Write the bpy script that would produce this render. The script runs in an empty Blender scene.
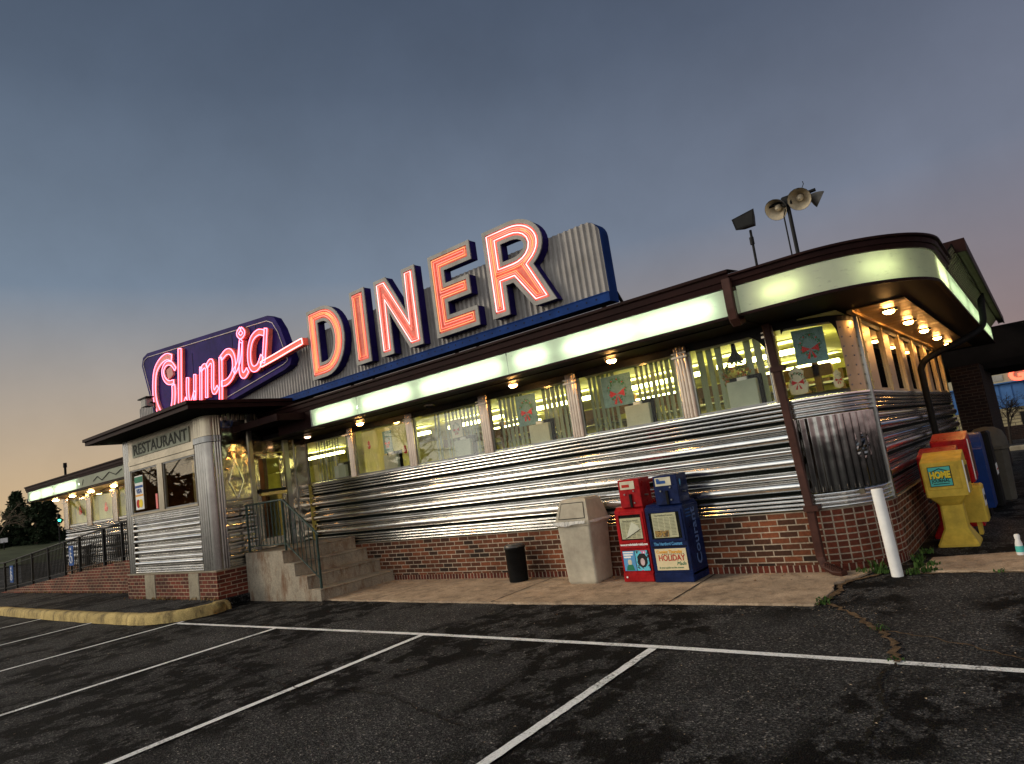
# recreation of a neon-lit diner at dusk
NISH = 0.010
SUN_E = 1.9
EXPO = 0.0
SKY = dict(east_low=(0.25, 0.165, 0.16), west_low=(0.66, 0.46, 0.24), south_low=(2.35, 2.28, 2.08),
           east_mid=(0.168, 0.184, 0.250), west_mid=(0.182, 0.240, 0.318), south_mid=(0.98, 1.02, 1.04), top=(0.030, 0.048, 0.088), south_top=(0.16, 0.19, 0.23))
import bpy, math, random
from mathutils import Vector, Matrix, geometry
random.seed(7)
S = bpy.context.scene
COL = S.collection
R = math.radians
PI = math.pi

# ------------------------------------------------------------------ materials
def newmat(name):
    m = bpy.data.materials.new(name)
    m.use_nodes = True
    nt = m.node_tree
    b = nt.nodes.get('Principled BSDF')
    return m, nt, b

def node(nt, t, **kw):
    n = nt.nodes.new(t)
    for k, v in kw.items():
        setattr(n, k, v)
    return n

def ramp(nt, fac, stops):
    r = node(nt, 'ShaderNodeValToRGB')
    e = r.color_ramp.elements
    while len(e) < len(stops):
        e.new(0.5)
    for i, (p, c) in enumerate(stops):
        e[i].position = p
        e[i].color = (c[0], c[1], c[2], 1) if not isinstance(c, (int, float)) else (c, c, c, 1)
    nt.links.new(fac, r.inputs[0])
    return r.outputs[0]

def coords(nt, kind='Object', scale=(1, 1, 1)):
    tc = node(nt, 'ShaderNodeTexCoord')
    mp = node(nt, 'ShaderNodeMapping')
    mp.inputs['Scale'].default_value = scale
    nt.links.new(tc.outputs[kind], mp.inputs[0])
    return mp.outputs[0]

def noise(nt, vec, scale, detail=4, rough=0.6):
    n = node(nt, 'ShaderNodeTexNoise')
    n.inputs['Scale'].default_value = scale
    n.inputs['Detail'].default_value = detail
    n.inputs['Roughness'].default_value = rough
    nt.links.new(vec, n.inputs['Vector'])
    return n.outputs['Fac']

def mix(nt, a, b, f, mode='MIX'):
    m = node(nt, 'ShaderNodeMix', data_type='RGBA', blend_type=mode)
    for sock, v in ((m.inputs[0], f), (m.inputs[6], a), (m.inputs[7], b)):
        if isinstance(v, (int, float)):
            sock.default_value = v
        elif isinstance(v, tuple):
            sock.default_value = (v[0], v[1], v[2], 1)
        else:
            nt.links.new(v, sock)
    return m.outputs[2]

def bump(nt, b, h, strength=0.3, dist=0.01):
    n = node(nt, 'ShaderNodeBump')
    n.inputs['Strength'].default_value = strength
    n.inputs['Distance'].default_value = dist
    nt.links.new(h, n.inputs['Height'])
    nt.links.new(n.outputs[0], b.inputs['Normal'])

def plain(name, col, rough=0.6, metal=0.0, var=0.25, scale=6.0, bmp=0.1, spec=0.14, kind='Object', vs=(1, 1, 1), rvar=0.0, bscale=None):
    """a surface with uneven tone, dirt and a little relief"""
    m, nt, b = newmat(name)
    v = coords(nt, kind, vs)
    n1 = noise(nt, v, scale, 6, 0.65)
    dark = tuple(c * (1 - var) for c in col)
    lite = tuple(min(1, c * (1 + var)) for c in col)
    c = ramp(nt, n1, [(0.3, dark), (0.7, lite)])
    nt.links.new(c, b.inputs['Base Color'])
    b.inputs['Roughness'].default_value = rough
    b.inputs['Metallic'].default_value = metal
    b.inputs['Specular IOR Level'].default_value = spec
    if rvar:
        n3 = noise(nt, v, scale * 1.7, 5)
        nt.links.new(ramp(nt, n3, [(0.3, max(0.02, rough - rvar)), (0.7, min(1, rough + rvar))]), b.inputs['Roughness'])
    if bmp:
        bump(nt, b, noise(nt, v, bscale or scale * 6, 4), bmp, 0.01)
    return m

def emit(name, col, strength):
    m, nt, b = newmat(name)
    b.inputs['Base Color'].default_value = (*col, 1)
    b.inputs['Emission Color'].default_value = (*col, 1)
    b.inputs['Emission Strength'].default_value = strength
    return m

def m_asphalt():
    m, nt, b = newmat('asphalt')
    v = coords(nt)
    fine = noise(nt, v, 60, 5, 0.75)
    mid = noise(nt, v, 2.2, 6, 0.65)
    big = noise(nt, v, 0.35, 4, 0.6)
    vo = node(nt, 'ShaderNodeTexVoronoi'); vo.inputs['Scale'].default_value = 88
    nt.links.new(v, vo.inputs['Vector'])
    sp = node(nt, 'ShaderNodeSeparateColor'); nt.links.new(vo.outputs['Color'], sp.inputs[0])
    peb = ramp(nt, sp.outputs[0], [(0.0, (0.012, 0.012, 0.0128)), (0.45, (0.031, 0.0305, 0.030)), (0.80, (0.060, 0.058, 0.056)), (0.94, (0.10, 0.095, 0.09)), (0.985, (0.15, 0.14, 0.13)), (1.0, (0.30, 0.27, 0.24))])
    c = mix(nt, peb, ramp(nt, fine, [(0.38, 0.45), (0.60, 1.55)]), 1.0, 'MULTIPLY')
    c = mix(nt, c, ramp(nt, mid, [(0.30, 0.65), (0.70, 1.35)]), 1.0, 'MULTIPLY')
    c = mix(nt, c, ramp(nt, big, [(0.3, 0.8), (0.7, 1.2)]), 1.0, 'MULTIPLY')
    # oil and tyre stains: streaky patches that run along the bays
    st = noise(nt, coords(nt, 'Object', (0.62, 0.30, 1)), 1.0, 2, 0.5)
    st2 = noise(nt, coords(nt, 'Object', (1.0, 0.75, 1)), 3.2, 6, 0.70)
    add = node(nt, 'ShaderNodeMath', operation='MULTIPLY')
    nt.links.new(ramp(nt, st, [(0.44, 0.0), (0.50, 1.0)]), add.inputs[0])
    nt.links.new(ramp(nt, st2, [(0.47, 0.0), (0.515, 0.92)]), add.inputs[1])
    c = mix(nt, c, (0.0022, 0.002, 0.0018), add.outputs[0])
    nt.links.new(c, b.inputs['Base Color'])
    b.inputs['Roughness'].default_value = 0.85
    b.inputs['Specular IOR Level'].default_value = 0.10
    bump(nt, b, vo.outputs['Distance'], 0.6, 0.012)
    return m

def m_paint():
    m, nt, b = newmat('road_paint')
    v = coords(nt)
    n1 = noise(nt, v, 55, 6, 0.8)
    n2 = noise(nt, v, 3.0, 4, 0.6)
    ad_ = node(nt, 'ShaderNodeMath', operation='MULTIPLY_ADD'); nt.links.new(n2, ad_.inputs[0]); ad_.inputs[1].default_value = 0.55; nt.links.new(n1, ad_.inputs[2])
    c = ramp(nt, ad_.outputs[0], [(0.60, (0.03, 0.03, 0.03)), (0.655, (0.55, 0.55, 0.53)), (0.80, (0.93, 0.93, 0.91))])
    nt.links.new(c, b.inputs['Base Color']); b.inputs['Roughness'].default_value = 0.75
    b.inputs['Specular IOR Level'].default_value = 0.15
    bump(nt, b, n1, 0.6, 0.008)
    return m

def m_concrete(name, col, stain=(0.10, 0.07, 0.045), amt=0.6, rough=0.85):
    m, nt, b = newmat(name)
    v = coords(nt)
    n1 = noise(nt, v, 2.3, 7, 0.7)
    n2 = noise(nt, v, 60, 3, 0.7)
    n3 = noise(nt, coords(nt, 'Object', (2.5, 2.5, 0.9)), 2.0, 6, 0.7)
    c = ramp(nt, n2, [(0.25, tuple(x * 0.6 for x in col)), (0.55, col), (0.8, tuple(min(1, x * 1.35) for x in col))])
    c = mix(nt, c, ramp(nt, n1, [(0.3, 0.6), (0.7, 1.15)]), 1.0, 'MULTIPLY')
    f = node(nt, 'ShaderNodeMath', operation='MULTIPLY')
    nt.links.new(ramp(nt, n3, [(0.48, 0.0), (0.66, 1.0)]), f.inputs[0])
    f.inputs[1].default_value = amt
    c = mix(nt, c, stain, f.outputs[0])
    nt.links.new(c, b.inputs['Base Color'])
    b.inputs['Roughness'].default_value = rough
    b.inputs['Specular IOR Level'].default_value = 0.15
    bump(nt, b, n2, 0.5, 0.008)
    return m

def m_brick(name, bw=0.205, rh=0.0677, off=0.5, c1=(0.205, 0.064, 0.028), c2=(0.030, 0.018, 0.013), mortar=(0.36, 0.29, 0.215), ms=0.0075, bias=0.05):
    m, nt, b = newmat(name)
    v = coords(nt, 'UV')
    t = node(nt, 'ShaderNodeTexBrick', offset=off, squash=1.0)
    t.inputs['Scale'].default_value = 1.0
    t.inputs['Mortar Size'].default_value = ms
    t.inputs['Mortar Smooth'].default_value = 0.15
    t.inputs['Bias'].default_value = bias
    t.inputs['Brick Width'].default_value = bw
    t.inputs['Row Height'].default_value = rh
    t.inputs['Color1'].default_value = (*c1, 1)
    t.inputs['Color2'].default_value = (*c2, 1)
    t.inputs['Mortar'].default_value = (*mortar, 1)
    nt.links.new(v, t.inputs['Vector'])
    n1 = noise(nt, v, 28, 4, 0.7)
    n2 = noise(nt, v, 1.4, 5, 0.6)
    c = mix(nt, t.outputs['Color'], ramp(nt, n1, [(0.25, 0.55), (0.7, 1.3)]), 1.0, 'MULTIPLY')
    c = mix(nt, c, ramp(nt, n2, [(0.3, 0.55), (0.65, 1.2)]), 1.0, 'MULTIPLY')
    nt.links.new(c, b.inputs['Base Color'])
    b.inputs['Roughness'].default_value = 0.8
    b.inputs['Specular IOR Level'].default_value = 0.15
    inv = node(nt, 'ShaderNodeMath', operation='SUBTRACT')
    inv.inputs[0].default_value = 1.0
    nt.links.new(t.outputs['Fac'], inv.inputs[1])
    ad = node(nt, 'ShaderNodeMath', operation='MULTIPLY_ADD')
    nt.links.new(n1, ad.inputs[0]); ad.inputs[1].default_value = 0.35
    nt.links.new(inv.outputs[0], ad.inputs[2])
    bump(nt, b, ad.outputs[0], 0.8, 0.008)
    return m

def m_steel(name, col=(0.66, 0.62, 0.54), rough=0.16, wave=0.0, wscale=3.0, streak=(3, 3, 40), dirt=0.35):
    m, nt, b = newmat(name)
    v = coords(nt, 'Object', streak)
    n1 = noise(nt, v, 1.2, 5, 0.6)
    n2 = noise(nt, coords(nt), 1.6, 6, 0.7)
    c = ramp(nt, n2, [(0.25, tuple(x * (1 - dirt) for x in col)), (0.65, col)])
    nt.links.new(c, b.inputs['Base Color'])
    b.inputs['Metallic'].default_value = 1.0
    nt.links.new(ramp(nt, n1, [(0.3, rough * 0.85), (0.75, rough * 1.3)]), b.inputs['Roughness'])
    if wave:
        w = noise(nt, coords(nt, 'Object', (1, 1, 1)), wscale, 2, 0.4)
        bump(nt, b, w, wave, 0.08)
    return m

def m_glass(name, tint=(0.92, 0.94, 0.90), refl=1.0, ior=1.5):
    m = bpy.data.materials.new(name)
    m.use_nodes = True
    nt = m.node_tree
    nt.nodes.clear()
    out = node(nt, 'ShaderNodeOutputMaterial')
    tr = node(nt, 'ShaderNodeBsdfTransparent')
    tr.inputs[0].default_value = (*tint, 1)
    gl = node(nt, 'ShaderNodeBsdfGlossy')
    gl.inputs['Roughness'].default_value = 0.015
    fr = node(nt, 'ShaderNodeFresnel')
    fr.inputs[0].default_value = ior
    mu = node(nt, 'ShaderNodeMath', operation='MULTIPLY')
    nt.links.new(fr.outputs[0], mu.inputs[0]); mu.inputs[1].default_value = refl
    mx = node(nt, 'ShaderNodeMixShader')
    nt.links.new(mu.outputs[0], mx.inputs[0])
    nt.links.new(tr.outputs[0], mx.inputs[1])
    nt.links.new(gl.outputs[0], mx.inputs[2])
    nt.links.new(mx.outputs[0], out.inputs[0])
    return m

def m_translucent(name, col, gloss=0.06, tr=0.75):
    m = bpy.data.materials.new(name)
    m.use_nodes = True
    nt = m.node_tree
    nt.nodes.clear()
    out = node(nt, 'ShaderNodeOutputMaterial')
    d = node(nt, 'ShaderNodeBsdfDiffuse')
    t = node(nt, 'ShaderNodeBsdfTranslucent')
    v = coords(nt)
    n1 = noise(nt, v, 1.5, 5)
    n2 = noise(nt, coords(nt, 'Object', (1, 1, 2.5)), 9, 5, 0.7)
    c = ramp(nt, n1, [(0.3, tuple(x * 0.82 for x in col)), (0.7, col)])
    c = mix(nt, c, ramp(nt, n2, [(0.26, 0.72), (0.40, 1.0)]), 1.0, 'MULTIPLY')
    nt.links.new(c, d.inputs[0]); nt.links.new(c, t.inputs[0])
    mx = node(nt, 'ShaderNodeMixShader')
    mx.inputs[0].default_value = tr
    nt.links.new(d.outputs[0], mx.inputs[1]); nt.links.new(t.outputs[0], mx.inputs[2])
    g = node(nt, 'ShaderNodeBsdfGlossy')
    g.inputs['Roughness'].default_value = 0.25
    m2 = node(nt, 'ShaderNodeMixShader')
    m2.inputs[0].default_value = gloss
    nt.links.new(mx.outputs[0], m2.inputs[1]); nt.links.new(g.outputs[0], m2.inputs[2])
    nt.links.new(m2.outputs[0], out.inputs[0])
    return m

def m_poster(name, stops, scale=9.0, seed=0.0):
    m, nt, b = newmat(name)
    tc = node(nt, 'ShaderNodeTexCoord')
    mp = node(nt, 'ShaderNodeMapping')
    mp.inputs['Location'].default_value = (seed, seed * 1.7, seed * 0.3)
    nt.links.new(tc.outputs['Object'], mp.inputs[0])
    n = noise(nt, mp.outputs[0], scale, 3, 0.6)
    r = ramp(nt, n, stops)
    nt.nodes[-1].color_ramp.interpolation = 'CONSTANT'
    nt.links.new(r, b.inputs['Base Color'])
    b.inputs['Roughness'].default_value = 0.5
    return m

M = {}
M['asphalt'] = m_asphalt()
M['island'] = M['asphalt']
M['walk'] = m_concrete('sidewalk_concrete', (0.50, 0.375, 0.26), (0.085, 0.055, 0.035), 0.55)
M['step'] = m_concrete('stair_concrete', (0.36, 0.31, 0.235), (0.13, 0.055, 0.022), 0.75)
M['patch'] = m_concrete('concrete_patch', (0.34, 0.30, 0.22), (0.12, 0.09, 0.06), 0.4)
M['paint'] = m_paint()
M['curb'] = m_concrete('yellow_curb', (0.56, 0.42, 0.17), (0.05, 0.04, 0.03), 0.85)
M['brick'] = m_brick('brick_running')
M['brick_red'] = m_brick('brick_red_running', c1=(0.16, 0.036, 0.020), c2=(0.065, 0.020, 0.014), mortar=(0.30, 0.22, 0.15))
M['brick_stack'] = m_brick('brick_stack', bw=0.105, rh=0.0677, off=0.0, c1=(0.17, 0.042, 0.022), c2=(0.045, 0.018, 0.013), bias=-0.25)
M['brick_soldier'] = m_brick('brick_soldier', bw=0.0677, rh=0.24, off=0.0, c1=(0.16, 0.035, 0.02), c2=(0.07, 0.02, 0.014))
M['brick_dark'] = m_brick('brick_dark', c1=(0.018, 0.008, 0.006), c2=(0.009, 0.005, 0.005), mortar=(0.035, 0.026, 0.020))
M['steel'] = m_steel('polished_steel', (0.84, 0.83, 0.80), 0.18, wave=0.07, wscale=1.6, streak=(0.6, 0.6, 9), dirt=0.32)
M['steel_sheet'] = m_steel('steel_sheet', (0.52, 0.46, 0.36), 0.14, wave=0.55, wscale=2.6, streak=(12, 12, 1.5))
M['steel_flute'] = m_steel('fluted_steel', (0.27, 0.26, 0.24), 0.22, streak=(9, 9, 1))
M['steel_dull'] = m_steel('dull_steel', (0.30, 0.30, 0.29), 0.34, streak=(9, 9, 1))
M['post'] = m_steel('window_post_steel', (0.50, 0.42, 0.33), 0.22, streak=(9, 9, 1))
M['header'] = m_steel('header_steel', (0.50, 0.44, 0.33), 0.36, wave=0.15, wscale=2, streak=(14, 14, 1), dirt=0.45)
M['brown'] = plain('brown_fascia', (0.017, 0.0055, 0.0048), 0.6, var=0.35, scale=3, bmp=0.05, spec=0.08)
M['brown_pipe'] = plain('brown_pipe', (0.055, 0.022, 0.016), 0.45, var=0.3, scale=7, bmp=0.06)
M['roof'] = plain('roof_felt', (0.006, 0.005, 0.005), 0.9, var=0.3, scale=3, bmp=0.3, spec=0.05)
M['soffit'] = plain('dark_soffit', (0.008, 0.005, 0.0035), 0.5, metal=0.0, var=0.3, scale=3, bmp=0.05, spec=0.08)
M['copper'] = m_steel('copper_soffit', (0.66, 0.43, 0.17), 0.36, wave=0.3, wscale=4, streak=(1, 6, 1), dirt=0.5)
M['black'] = plain('black_paint', (0.008, 0.008, 0.008), 0.55, var=0.3, scale=9, bmp=0.05, spec=0.08)
M['black_metal'] = plain('black_metal', (0.012, 0.012, 0.012), 0.5, metal=0.2, var=0.3, scale=9, bmp=0.05)
M['rail_green'] = plain('railing_paint', (0.028, 0.048, 0.040), 0.45, var=0.5, scale=18, bmp=0.2)
M['glass'] = m_glass('window_glass', (0.97, 0.98, 0.94), refl=0.17)
M['glass_side'] = m_glass('side_glass', (0.55, 0.50, 0.38), 1.3)
M['glass_vest'] = m_glass('vestibule_glass', (0.80, 0.74, 0.62), 0.35)
M['blind'] = m_translucent('blind_vinyl', (0.27, 0.31, 0.23), 0.02, 0.12)
M['curtain'] = m_translucent('closed_blind', (0.66, 0.60, 0.28), 0.02, 0.55)
M['jbox'] = plain('grey_box', (0.42, 0.46, 0.38), 0.55, var=0.12, scale=5, bmp=0.05)
M['white'] = plain('white_paint', (0.78, 0.77, 0.74), 0.5, var=0.1, scale=6, bmp=0.1)
M['paper'] = plain('newsprint', (0.60, 0.56, 0.42), 0.8, var=0.12, scale=12, bmp=0.05)
M['print'] = plain('grey_print', (0.16, 0.16, 0.14), 0.8, var=0.3, scale=40, bmp=0)
M['ink'] = plain('black_ink', (0.02, 0.02, 0.02), 0.7, var=0.2, bmp=0)
M['red'] = plain('red_enamel', (0.33, 0.008, 0.010), 0.36, rvar=0.15, var=0.45, scale=7, bmp=0.05)
M['red_ink'] = plain('red_ink', (0.45, 0.03, 0.02), 0.6, var=0.1, bmp=0)
M['blue'] = plain('blue_enamel', (0.005, 0.013, 0.060), 0.40, rvar=0.15, var=0.5, scale=7, bmp=0.05)
M['blue_ink'] = plain('blue_ink', (0.03, 0.09, 0.28), 0.6, var=0.1, bmp=0)
M['cyan_ink'] = plain('light_blue_ink', (0.10, 0.30, 0.55), 0.6, var=0.1, bmp=0)
M['yellow'] = plain('yellow_plastic', (0.62, 0.43, 0.06), 0.5, rvar=0.15, var=0.28, scale=5, bmp=0.08)
M['yellow_ink'] = plain('yellow_ink', (0.80, 0.62, 0.05), 0.6, var=0.05, bmp=0)
M['teal'] = plain('teal_sticker', (0.10, 0.50, 0.44), 0.5, var=0.08, bmp=0)
M['bin'] = plain('beige_plastic', (0.40, 0.36, 0.28), 0.7, var=0.28, scale=3.2, bmp=0.35, bscale=70)
M['bag'] = plain('bin_liner', (0.62, 0.60, 0.55), 0.35, var=0.15, scale=14, bmp=0.6)
M['navy'] = plain('navy_sign_metal', (0.022, 0.014, 0.105), 0.6, var=0.4, scale=3, bmp=0.05, spec=0.04)
M['blue_strip'] = plain('blue_strip_metal', (0.008, 0.034, 0.15), 0.6, var=0.3, scale=3, bmp=0.05, spec=0.05)
M['grey_sign'] = plain('grey_sign_metal', (0.30, 0.29, 0.265), 0.5, var=0.25, scale=4, bmp=0.1)
M['corrugated'] = plain('corrugated_grey', (0.31, 0.29, 0.27), 0.5, metal=0.1, var=0.25, scale=2.2, bmp=0.06)
M['salmon'] = plain('salmon_letter_face', (0.84, 0.205, 0.15), 0.55, var=0.28, scale=3.5, bmp=0.05)
M['salmon_dull'] = plain('faded_letter_face', (0.52, 0.25, 0.22), 0.5, var=0.25, scale=5, bmp=0.05)
M['neon_pink'] = emit('neon_pink', (1.0, 0.30, 0.38), 6.0)
M['neon_hot'] = emit('neon_bright_pink', (1.0, 0.42, 0.42), 2.7)
M['neon_red'] = emit('neon_red', (1.0, 0.27, 0.20), 1.1)
M['neon_amber'] = emit('neon_amber', (1.0, 0.42, 0.16), 0.8)
M['neon_script'] = emit('neon_script', (1.0, 0.18, 0.28), 4.2)
M['pinstripe'] = plain('pinstripe_white', (0.6, 0.55, 0.5), 0.5, var=0.1)
M['tube'] = emit('fluorescent_tube', (0.80, 1.0, 0.70), 19.0)
M['tube_warm'] = emit('fluorescent_tube_warm', (0.93, 1.0, 0.55), 17.0)
M['ceil_tube'] = emit('ceiling_light', (1.0, 0.96, 0.36), 24.0)
M['panel'] = m_translucent('light_panel', (0.80, 0.86, 0.72))
M['panel_old'] = m_translucent('light_panel_old', (0.70, 0.74, 0.56), tr=0.6)
M['inner_white'] = plain('light_box_inside', (0.30, 0.30, 0.28), 0.6, var=0.1, bmp=0)
M['bulb'] = emit('warm_bulb', (1.0, 0.50, 0.14), 120.0)
M['bulb_left'] = emit('warm_bulb_bright', (1.0, 0.58, 0.20), 130.0)
M['in_wall'] = plain('inside_wall', (0.66, 0.62, 0.20), 0.6, var=0.3, scale=1.6, bmp=0.0)
M['in_floor'] = plain('inside_floor', (0.12, 0.10, 0.07), 0.5, var=0.3, scale=4, bmp=0.0)
M['in_ceiling'] = plain('inside_ceiling', (0.78, 0.74, 0.30), 0.6, var=0.12, scale=3, bmp=0.0)
M['seat'] = plain('booth_vinyl', (0.05, 0.09, 0.065), 0.35, var=0.3, scale=5, bmp=0.05)
M['wood'] = plain('dark_wood', (0.10, 0.05, 0.022), 0.45, var=0.4, scale=4, bmp=0.1)
M['leaf_dark'] = plain('evergreen_foliage', (0.020, 0.032, 0.014), 0.8, var=0.5, scale=3, bmp=0)
M['bark'] = plain('bark', (0.14, 0.10, 0.07), 0.85, var=0.4, scale=6, bmp=0.3)
M['twig'] = plain('twigs', (0.20, 0.155, 0.11), 0.85, var=0.3, scale=6, bmp=0)
M['twig_dark'] = plain('dark_twigs', (0.03, 0.024, 0.02), 0.85, var=0.3, scale=6, bmp=0)
M['grass'] = plain('grass', (0.050, 0.060, 0.026), 0.9, var=0.4, scale=0.6, bmp=0.3)
M['weed'] = plain('weed_leaf', (0.05, 0.10, 0.022), 0.6, var=0.5, scale=8, bmp=0)
M['dry'] = plain('dry_grass', (0.24, 0.15, 0.06), 0.85, var=0.4, scale=8, bmp=0)
M['dirt'] = plain('joint_dirt', (0.13, 0.085, 0.048), 0.95, var=0.6, scale=20, bmp=0.8, bscale=80)
M['blue_shop'] = plain('blue_corrugated', (0.05, 0.125, 0.30), 0.5, var=0.2, scale=1, bmp=0.05)
M['shop_band'] = plain('shop_fascia', (0.36, 0.32, 0.22), 0.6, var=0.15, scale=1, bmp=0.05)
M['shop_stone'] = m_brick('shop_stone', bw=0.5, rh=0.16, c1=(0.34, 0.29, 0.17), c2=(0.24, 0.20, 0.12), mortar=(0.12, 0.10, 0.07), ms=0.02)
M['neon_shop'] = emit('shop_neon', (1.0, 0.10, 0.05), 3.0)
M['traffic_green'] = emit('traffic_green', (0.05, 1.0, 0.55), 6.0)
M['lamp_shell'] = plain('lamp_reflector', (0.62, 0.54, 0.40), 0.35, metal=0.4, var=0.3, scale=9, bmp=0.1)
M['visa'] = plain('sticker_white', (0.75, 0.74, 0.70), 0.4, var=0.05, bmp=0)
M['orange_ink'] = plain('orange_ink', (0.75, 0.35, 0.03), 0.5, var=0.1, bmp=0)
M['green_ink'] = plain('green_ink', (0.03, 0.18, 0.10), 0.5, var=0.1, bmp=0)
M['sign_bg'] = plain('aged_sign_enamel', (0.36, 0.37, 0.27), 0.5, var=0.25, scale=4, bmp=0.1)
M['sign_ink'] = plain('sign_lettering', (0.07, 0.07, 0.055), 0.6, var=0.3, bmp=0)
M['poster_a'] = m_poster('poster_red_green', [(0.0, (0.02, 0.12, 0.12)), (0.44, (0.10, 0.30, 0.30)), (0.52, (0.55, 0.06, 0.04)), (0.60, (0.75, 0.65, 0.50))], 9, 1.3)
M['poster_b'] = m_poster('poster_blue_red', [(0.0, (0.03, 0.20, 0.10)), (0.43, (0.16, 0.40, 0.42)), (0.53, (0.55, 0.05, 0.05)), (0.62, (0.80, 0.75, 0.65))], 11, 4.1)
M['poster_c'] = m_poster('wreath_colours', [(0.0, (0.02, 0.10, 0.02)), (0.45, (0.30, 0.34, 0.05)), (0.55, (0.60, 0.10, 0.03)), (0.66, (0.70, 0.60, 0.40))], 22, 2.2)
M['magazine'] = m_poster('magazine_cover', [(0.0, (0.03, 0.03, 0.05)), (0.42, (0.10, 0.50, 0.62)), (0.55, (0.65, 0.12, 0.30)), (0.63, (0.70, 0.75, 0.78))], 13, 7.7)

# ------------------------------------------------------------------ mesh builder
class MB:
    def __init__(self):
        self.v = []; self.f = []; self.uv = []; self.sm = []
    def face(self, pts, uv=None, smooth=False):
        i = len(self.v)
        pts = [Vector(p) for p in pts]
        self.v += pts
        self.f.append(tuple(range(i, i + len(pts))))
        if uv is None:
            n = geometry.normal(pts) if len(pts) > 2 else Vector((0, 0, 1))
            ax = max(range(3), key=lambda k: abs(n[k]))
            uv = [((p.y, p.z) if ax == 0 else (p.x, p.z) if ax == 1 else (p.x, p.y)) for p in pts]
        self.uv.append(uv); self.sm.append(smooth)
    def box(self, x0, x1, y0, y1, z0, z1, bottom=True):
        a, b, c, d = (x0, y0), (x1, y0), (x1, y1), (x0, y1)
        P = lambda q, z: (q[0], q[1], z)
        self.face([P(a, z0), P(b, z0), P(b, z1), P(a, z1)])
        self.face([P(b, z0), P(c, z0), P(c, z1), P(b, z1)])
        self.face([P(c, z0), P(d, z0), P(d, z1), P(c, z1)])
        self.face([P(d, z0), P(a, z0), P(a, z1), P(d, z1)])
        self.face([P(a, z1), P(b, z1), P(c, z1), P(d, z1)])
        if bottom:
            self.face([P(a, z0), P(d, z0), P(c, z0), P(b, z0)])
        return self
    def bevbox(self, x0, x1, y0, y1, z0, z1, r=0.01):
        """box with chamfered upright and top edges"""
        r = min(r, (x1 - x0) / 3, (y1 - y0) / 3, (z1 - z0) / 3)
        def ring(i, z):
            X0, X1, Y0, Y1 = x0 + i, x1 - i, y0 + i, y1 - i
            return [(X0 + r, Y0, z), (X1 - r, Y0, z), (X1, Y0 + r, z), (X1, Y1 - r, z), (X1 - r, Y1, z), (X0 + r, Y1, z), (X0, Y1 - r, z), (X0, Y0 + r, z)]
        rs = [ring(0, z0), ring(0, z1 - r), ring(r * .8, z1)]
        for a, b in zip(rs, rs[1:]):
            for i in range(8):
                j = (i + 1) % 8
                self.face([a[i], a[j], b[j], b[i]])
        self.face(rs[-1]); self.face(rs[0][::-1])
        return self
    def rings(self, rs, cap=True, smooth=True, closed=True):
        n = len(rs[0]); base = len(self.v)
        for r in rs:
            self.v += [Vector(p) for p in r]
        for k in range(len(rs) - 1):
            for i in range(n if closed else n - 1):
                j = (i + 1) % n
                a, b = base + k * n, base + (k + 1) * n
                self.f.append((a + i, a + j, b + j, b + i))
                self.uv.append([(i / n, k), ((i + 1) / n, k), ((i + 1) / n, k + 1), (i / n, k + 1)]); self.sm.append(smooth)
        if cap and closed:
            self.face(rs[0][::-1]); self.face(rs[-1])
    def tube(self, pts, r, n=8, closed=False, cap=True, smooth=True):
        pts = [Vector(p) for p in pts]
        rr = r if isinstance(r, (list, tuple)) else [r] * len(pts)
        rs = []; prev = None
        N = len(pts)
        for i, p in enumerate(pts):
            if closed:
                t = pts[(i + 1) % N] - pts[i - 1]
            else:
                t = pts[min(i + 1, N - 1)] - pts[max(i - 1, 0)]
            if t.length < 1e-9: t = Vector((0, 0, 1))
            t.normalize()
            if prev is None:
                a = Vector((0, 0, 1)) if abs(t.z) < 0.9 else Vector((1, 0, 0))
                u = t.cross(a).normalized()
            else:
                u = (prev - t * prev.dot(t))
                u = u.normalized() if u.length > 1e-6 else t.orthogonal().normalized()
            prev = u
            w = t.cross(u)
            rs.append([p + (u * math.cos(2 * PI * k / n) + w * math.sin(2 * PI * k / n)) * rr[i] for k in range(n)])
        if closed:
            rs.append(rs[0])
        self.rings(rs, cap=cap and not closed, smooth=smooth)
        return self
    def lathe(self, cx, cy, prof, n=20, smooth=True, cap=True, sx=1, sy=1):
        rs = [[(cx + r * sx * math.cos(2 * PI * k / n), cy + r * sy * math.sin(2 * PI * k / n), z) for k in range(n)] for r, z in prof]
        self.rings(rs, cap=cap, smooth=smooth)
        return self
    def extrude2d(self, outer, holes, fn, d0, d1, sides=True, back=True):
        """fill a 2-D outline with holes; fn(u, v, d) gives the 3-D point"""
        loops = [outer] + holes
        tri = geometry.tessellate_polygon([[Vector((u, v, 0)) for u, v in l] for l in loops])
        flat = [p for l in loops for p in l]
        for t in tri:
            q = [flat[i] for i in t]
            ar = (q[1][0] - q[0][0]) * (q[2][1] - q[0][1]) - (q[2][0] - q[0][0]) * (q[1][1] - q[0][1])
            if ar < 0: q = q[::-1]
            self.face([fn(u, v, d0) for u, v in q])
            if back: self.face([fn(u, v, d1) for u, v in q[::-1]])
        if sides:
            for l in loops:
                for i in range(len(l)):
                    a, b = l[i], l[(i + 1) % len(l)]
                    self.face([fn(*a, d0), fn(*a, d1), fn(*b, d1), fn(*b, d0)])
        return self
    def transform(self, mat):
        self.v = [mat @ p for p in self.v]
        return self
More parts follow.
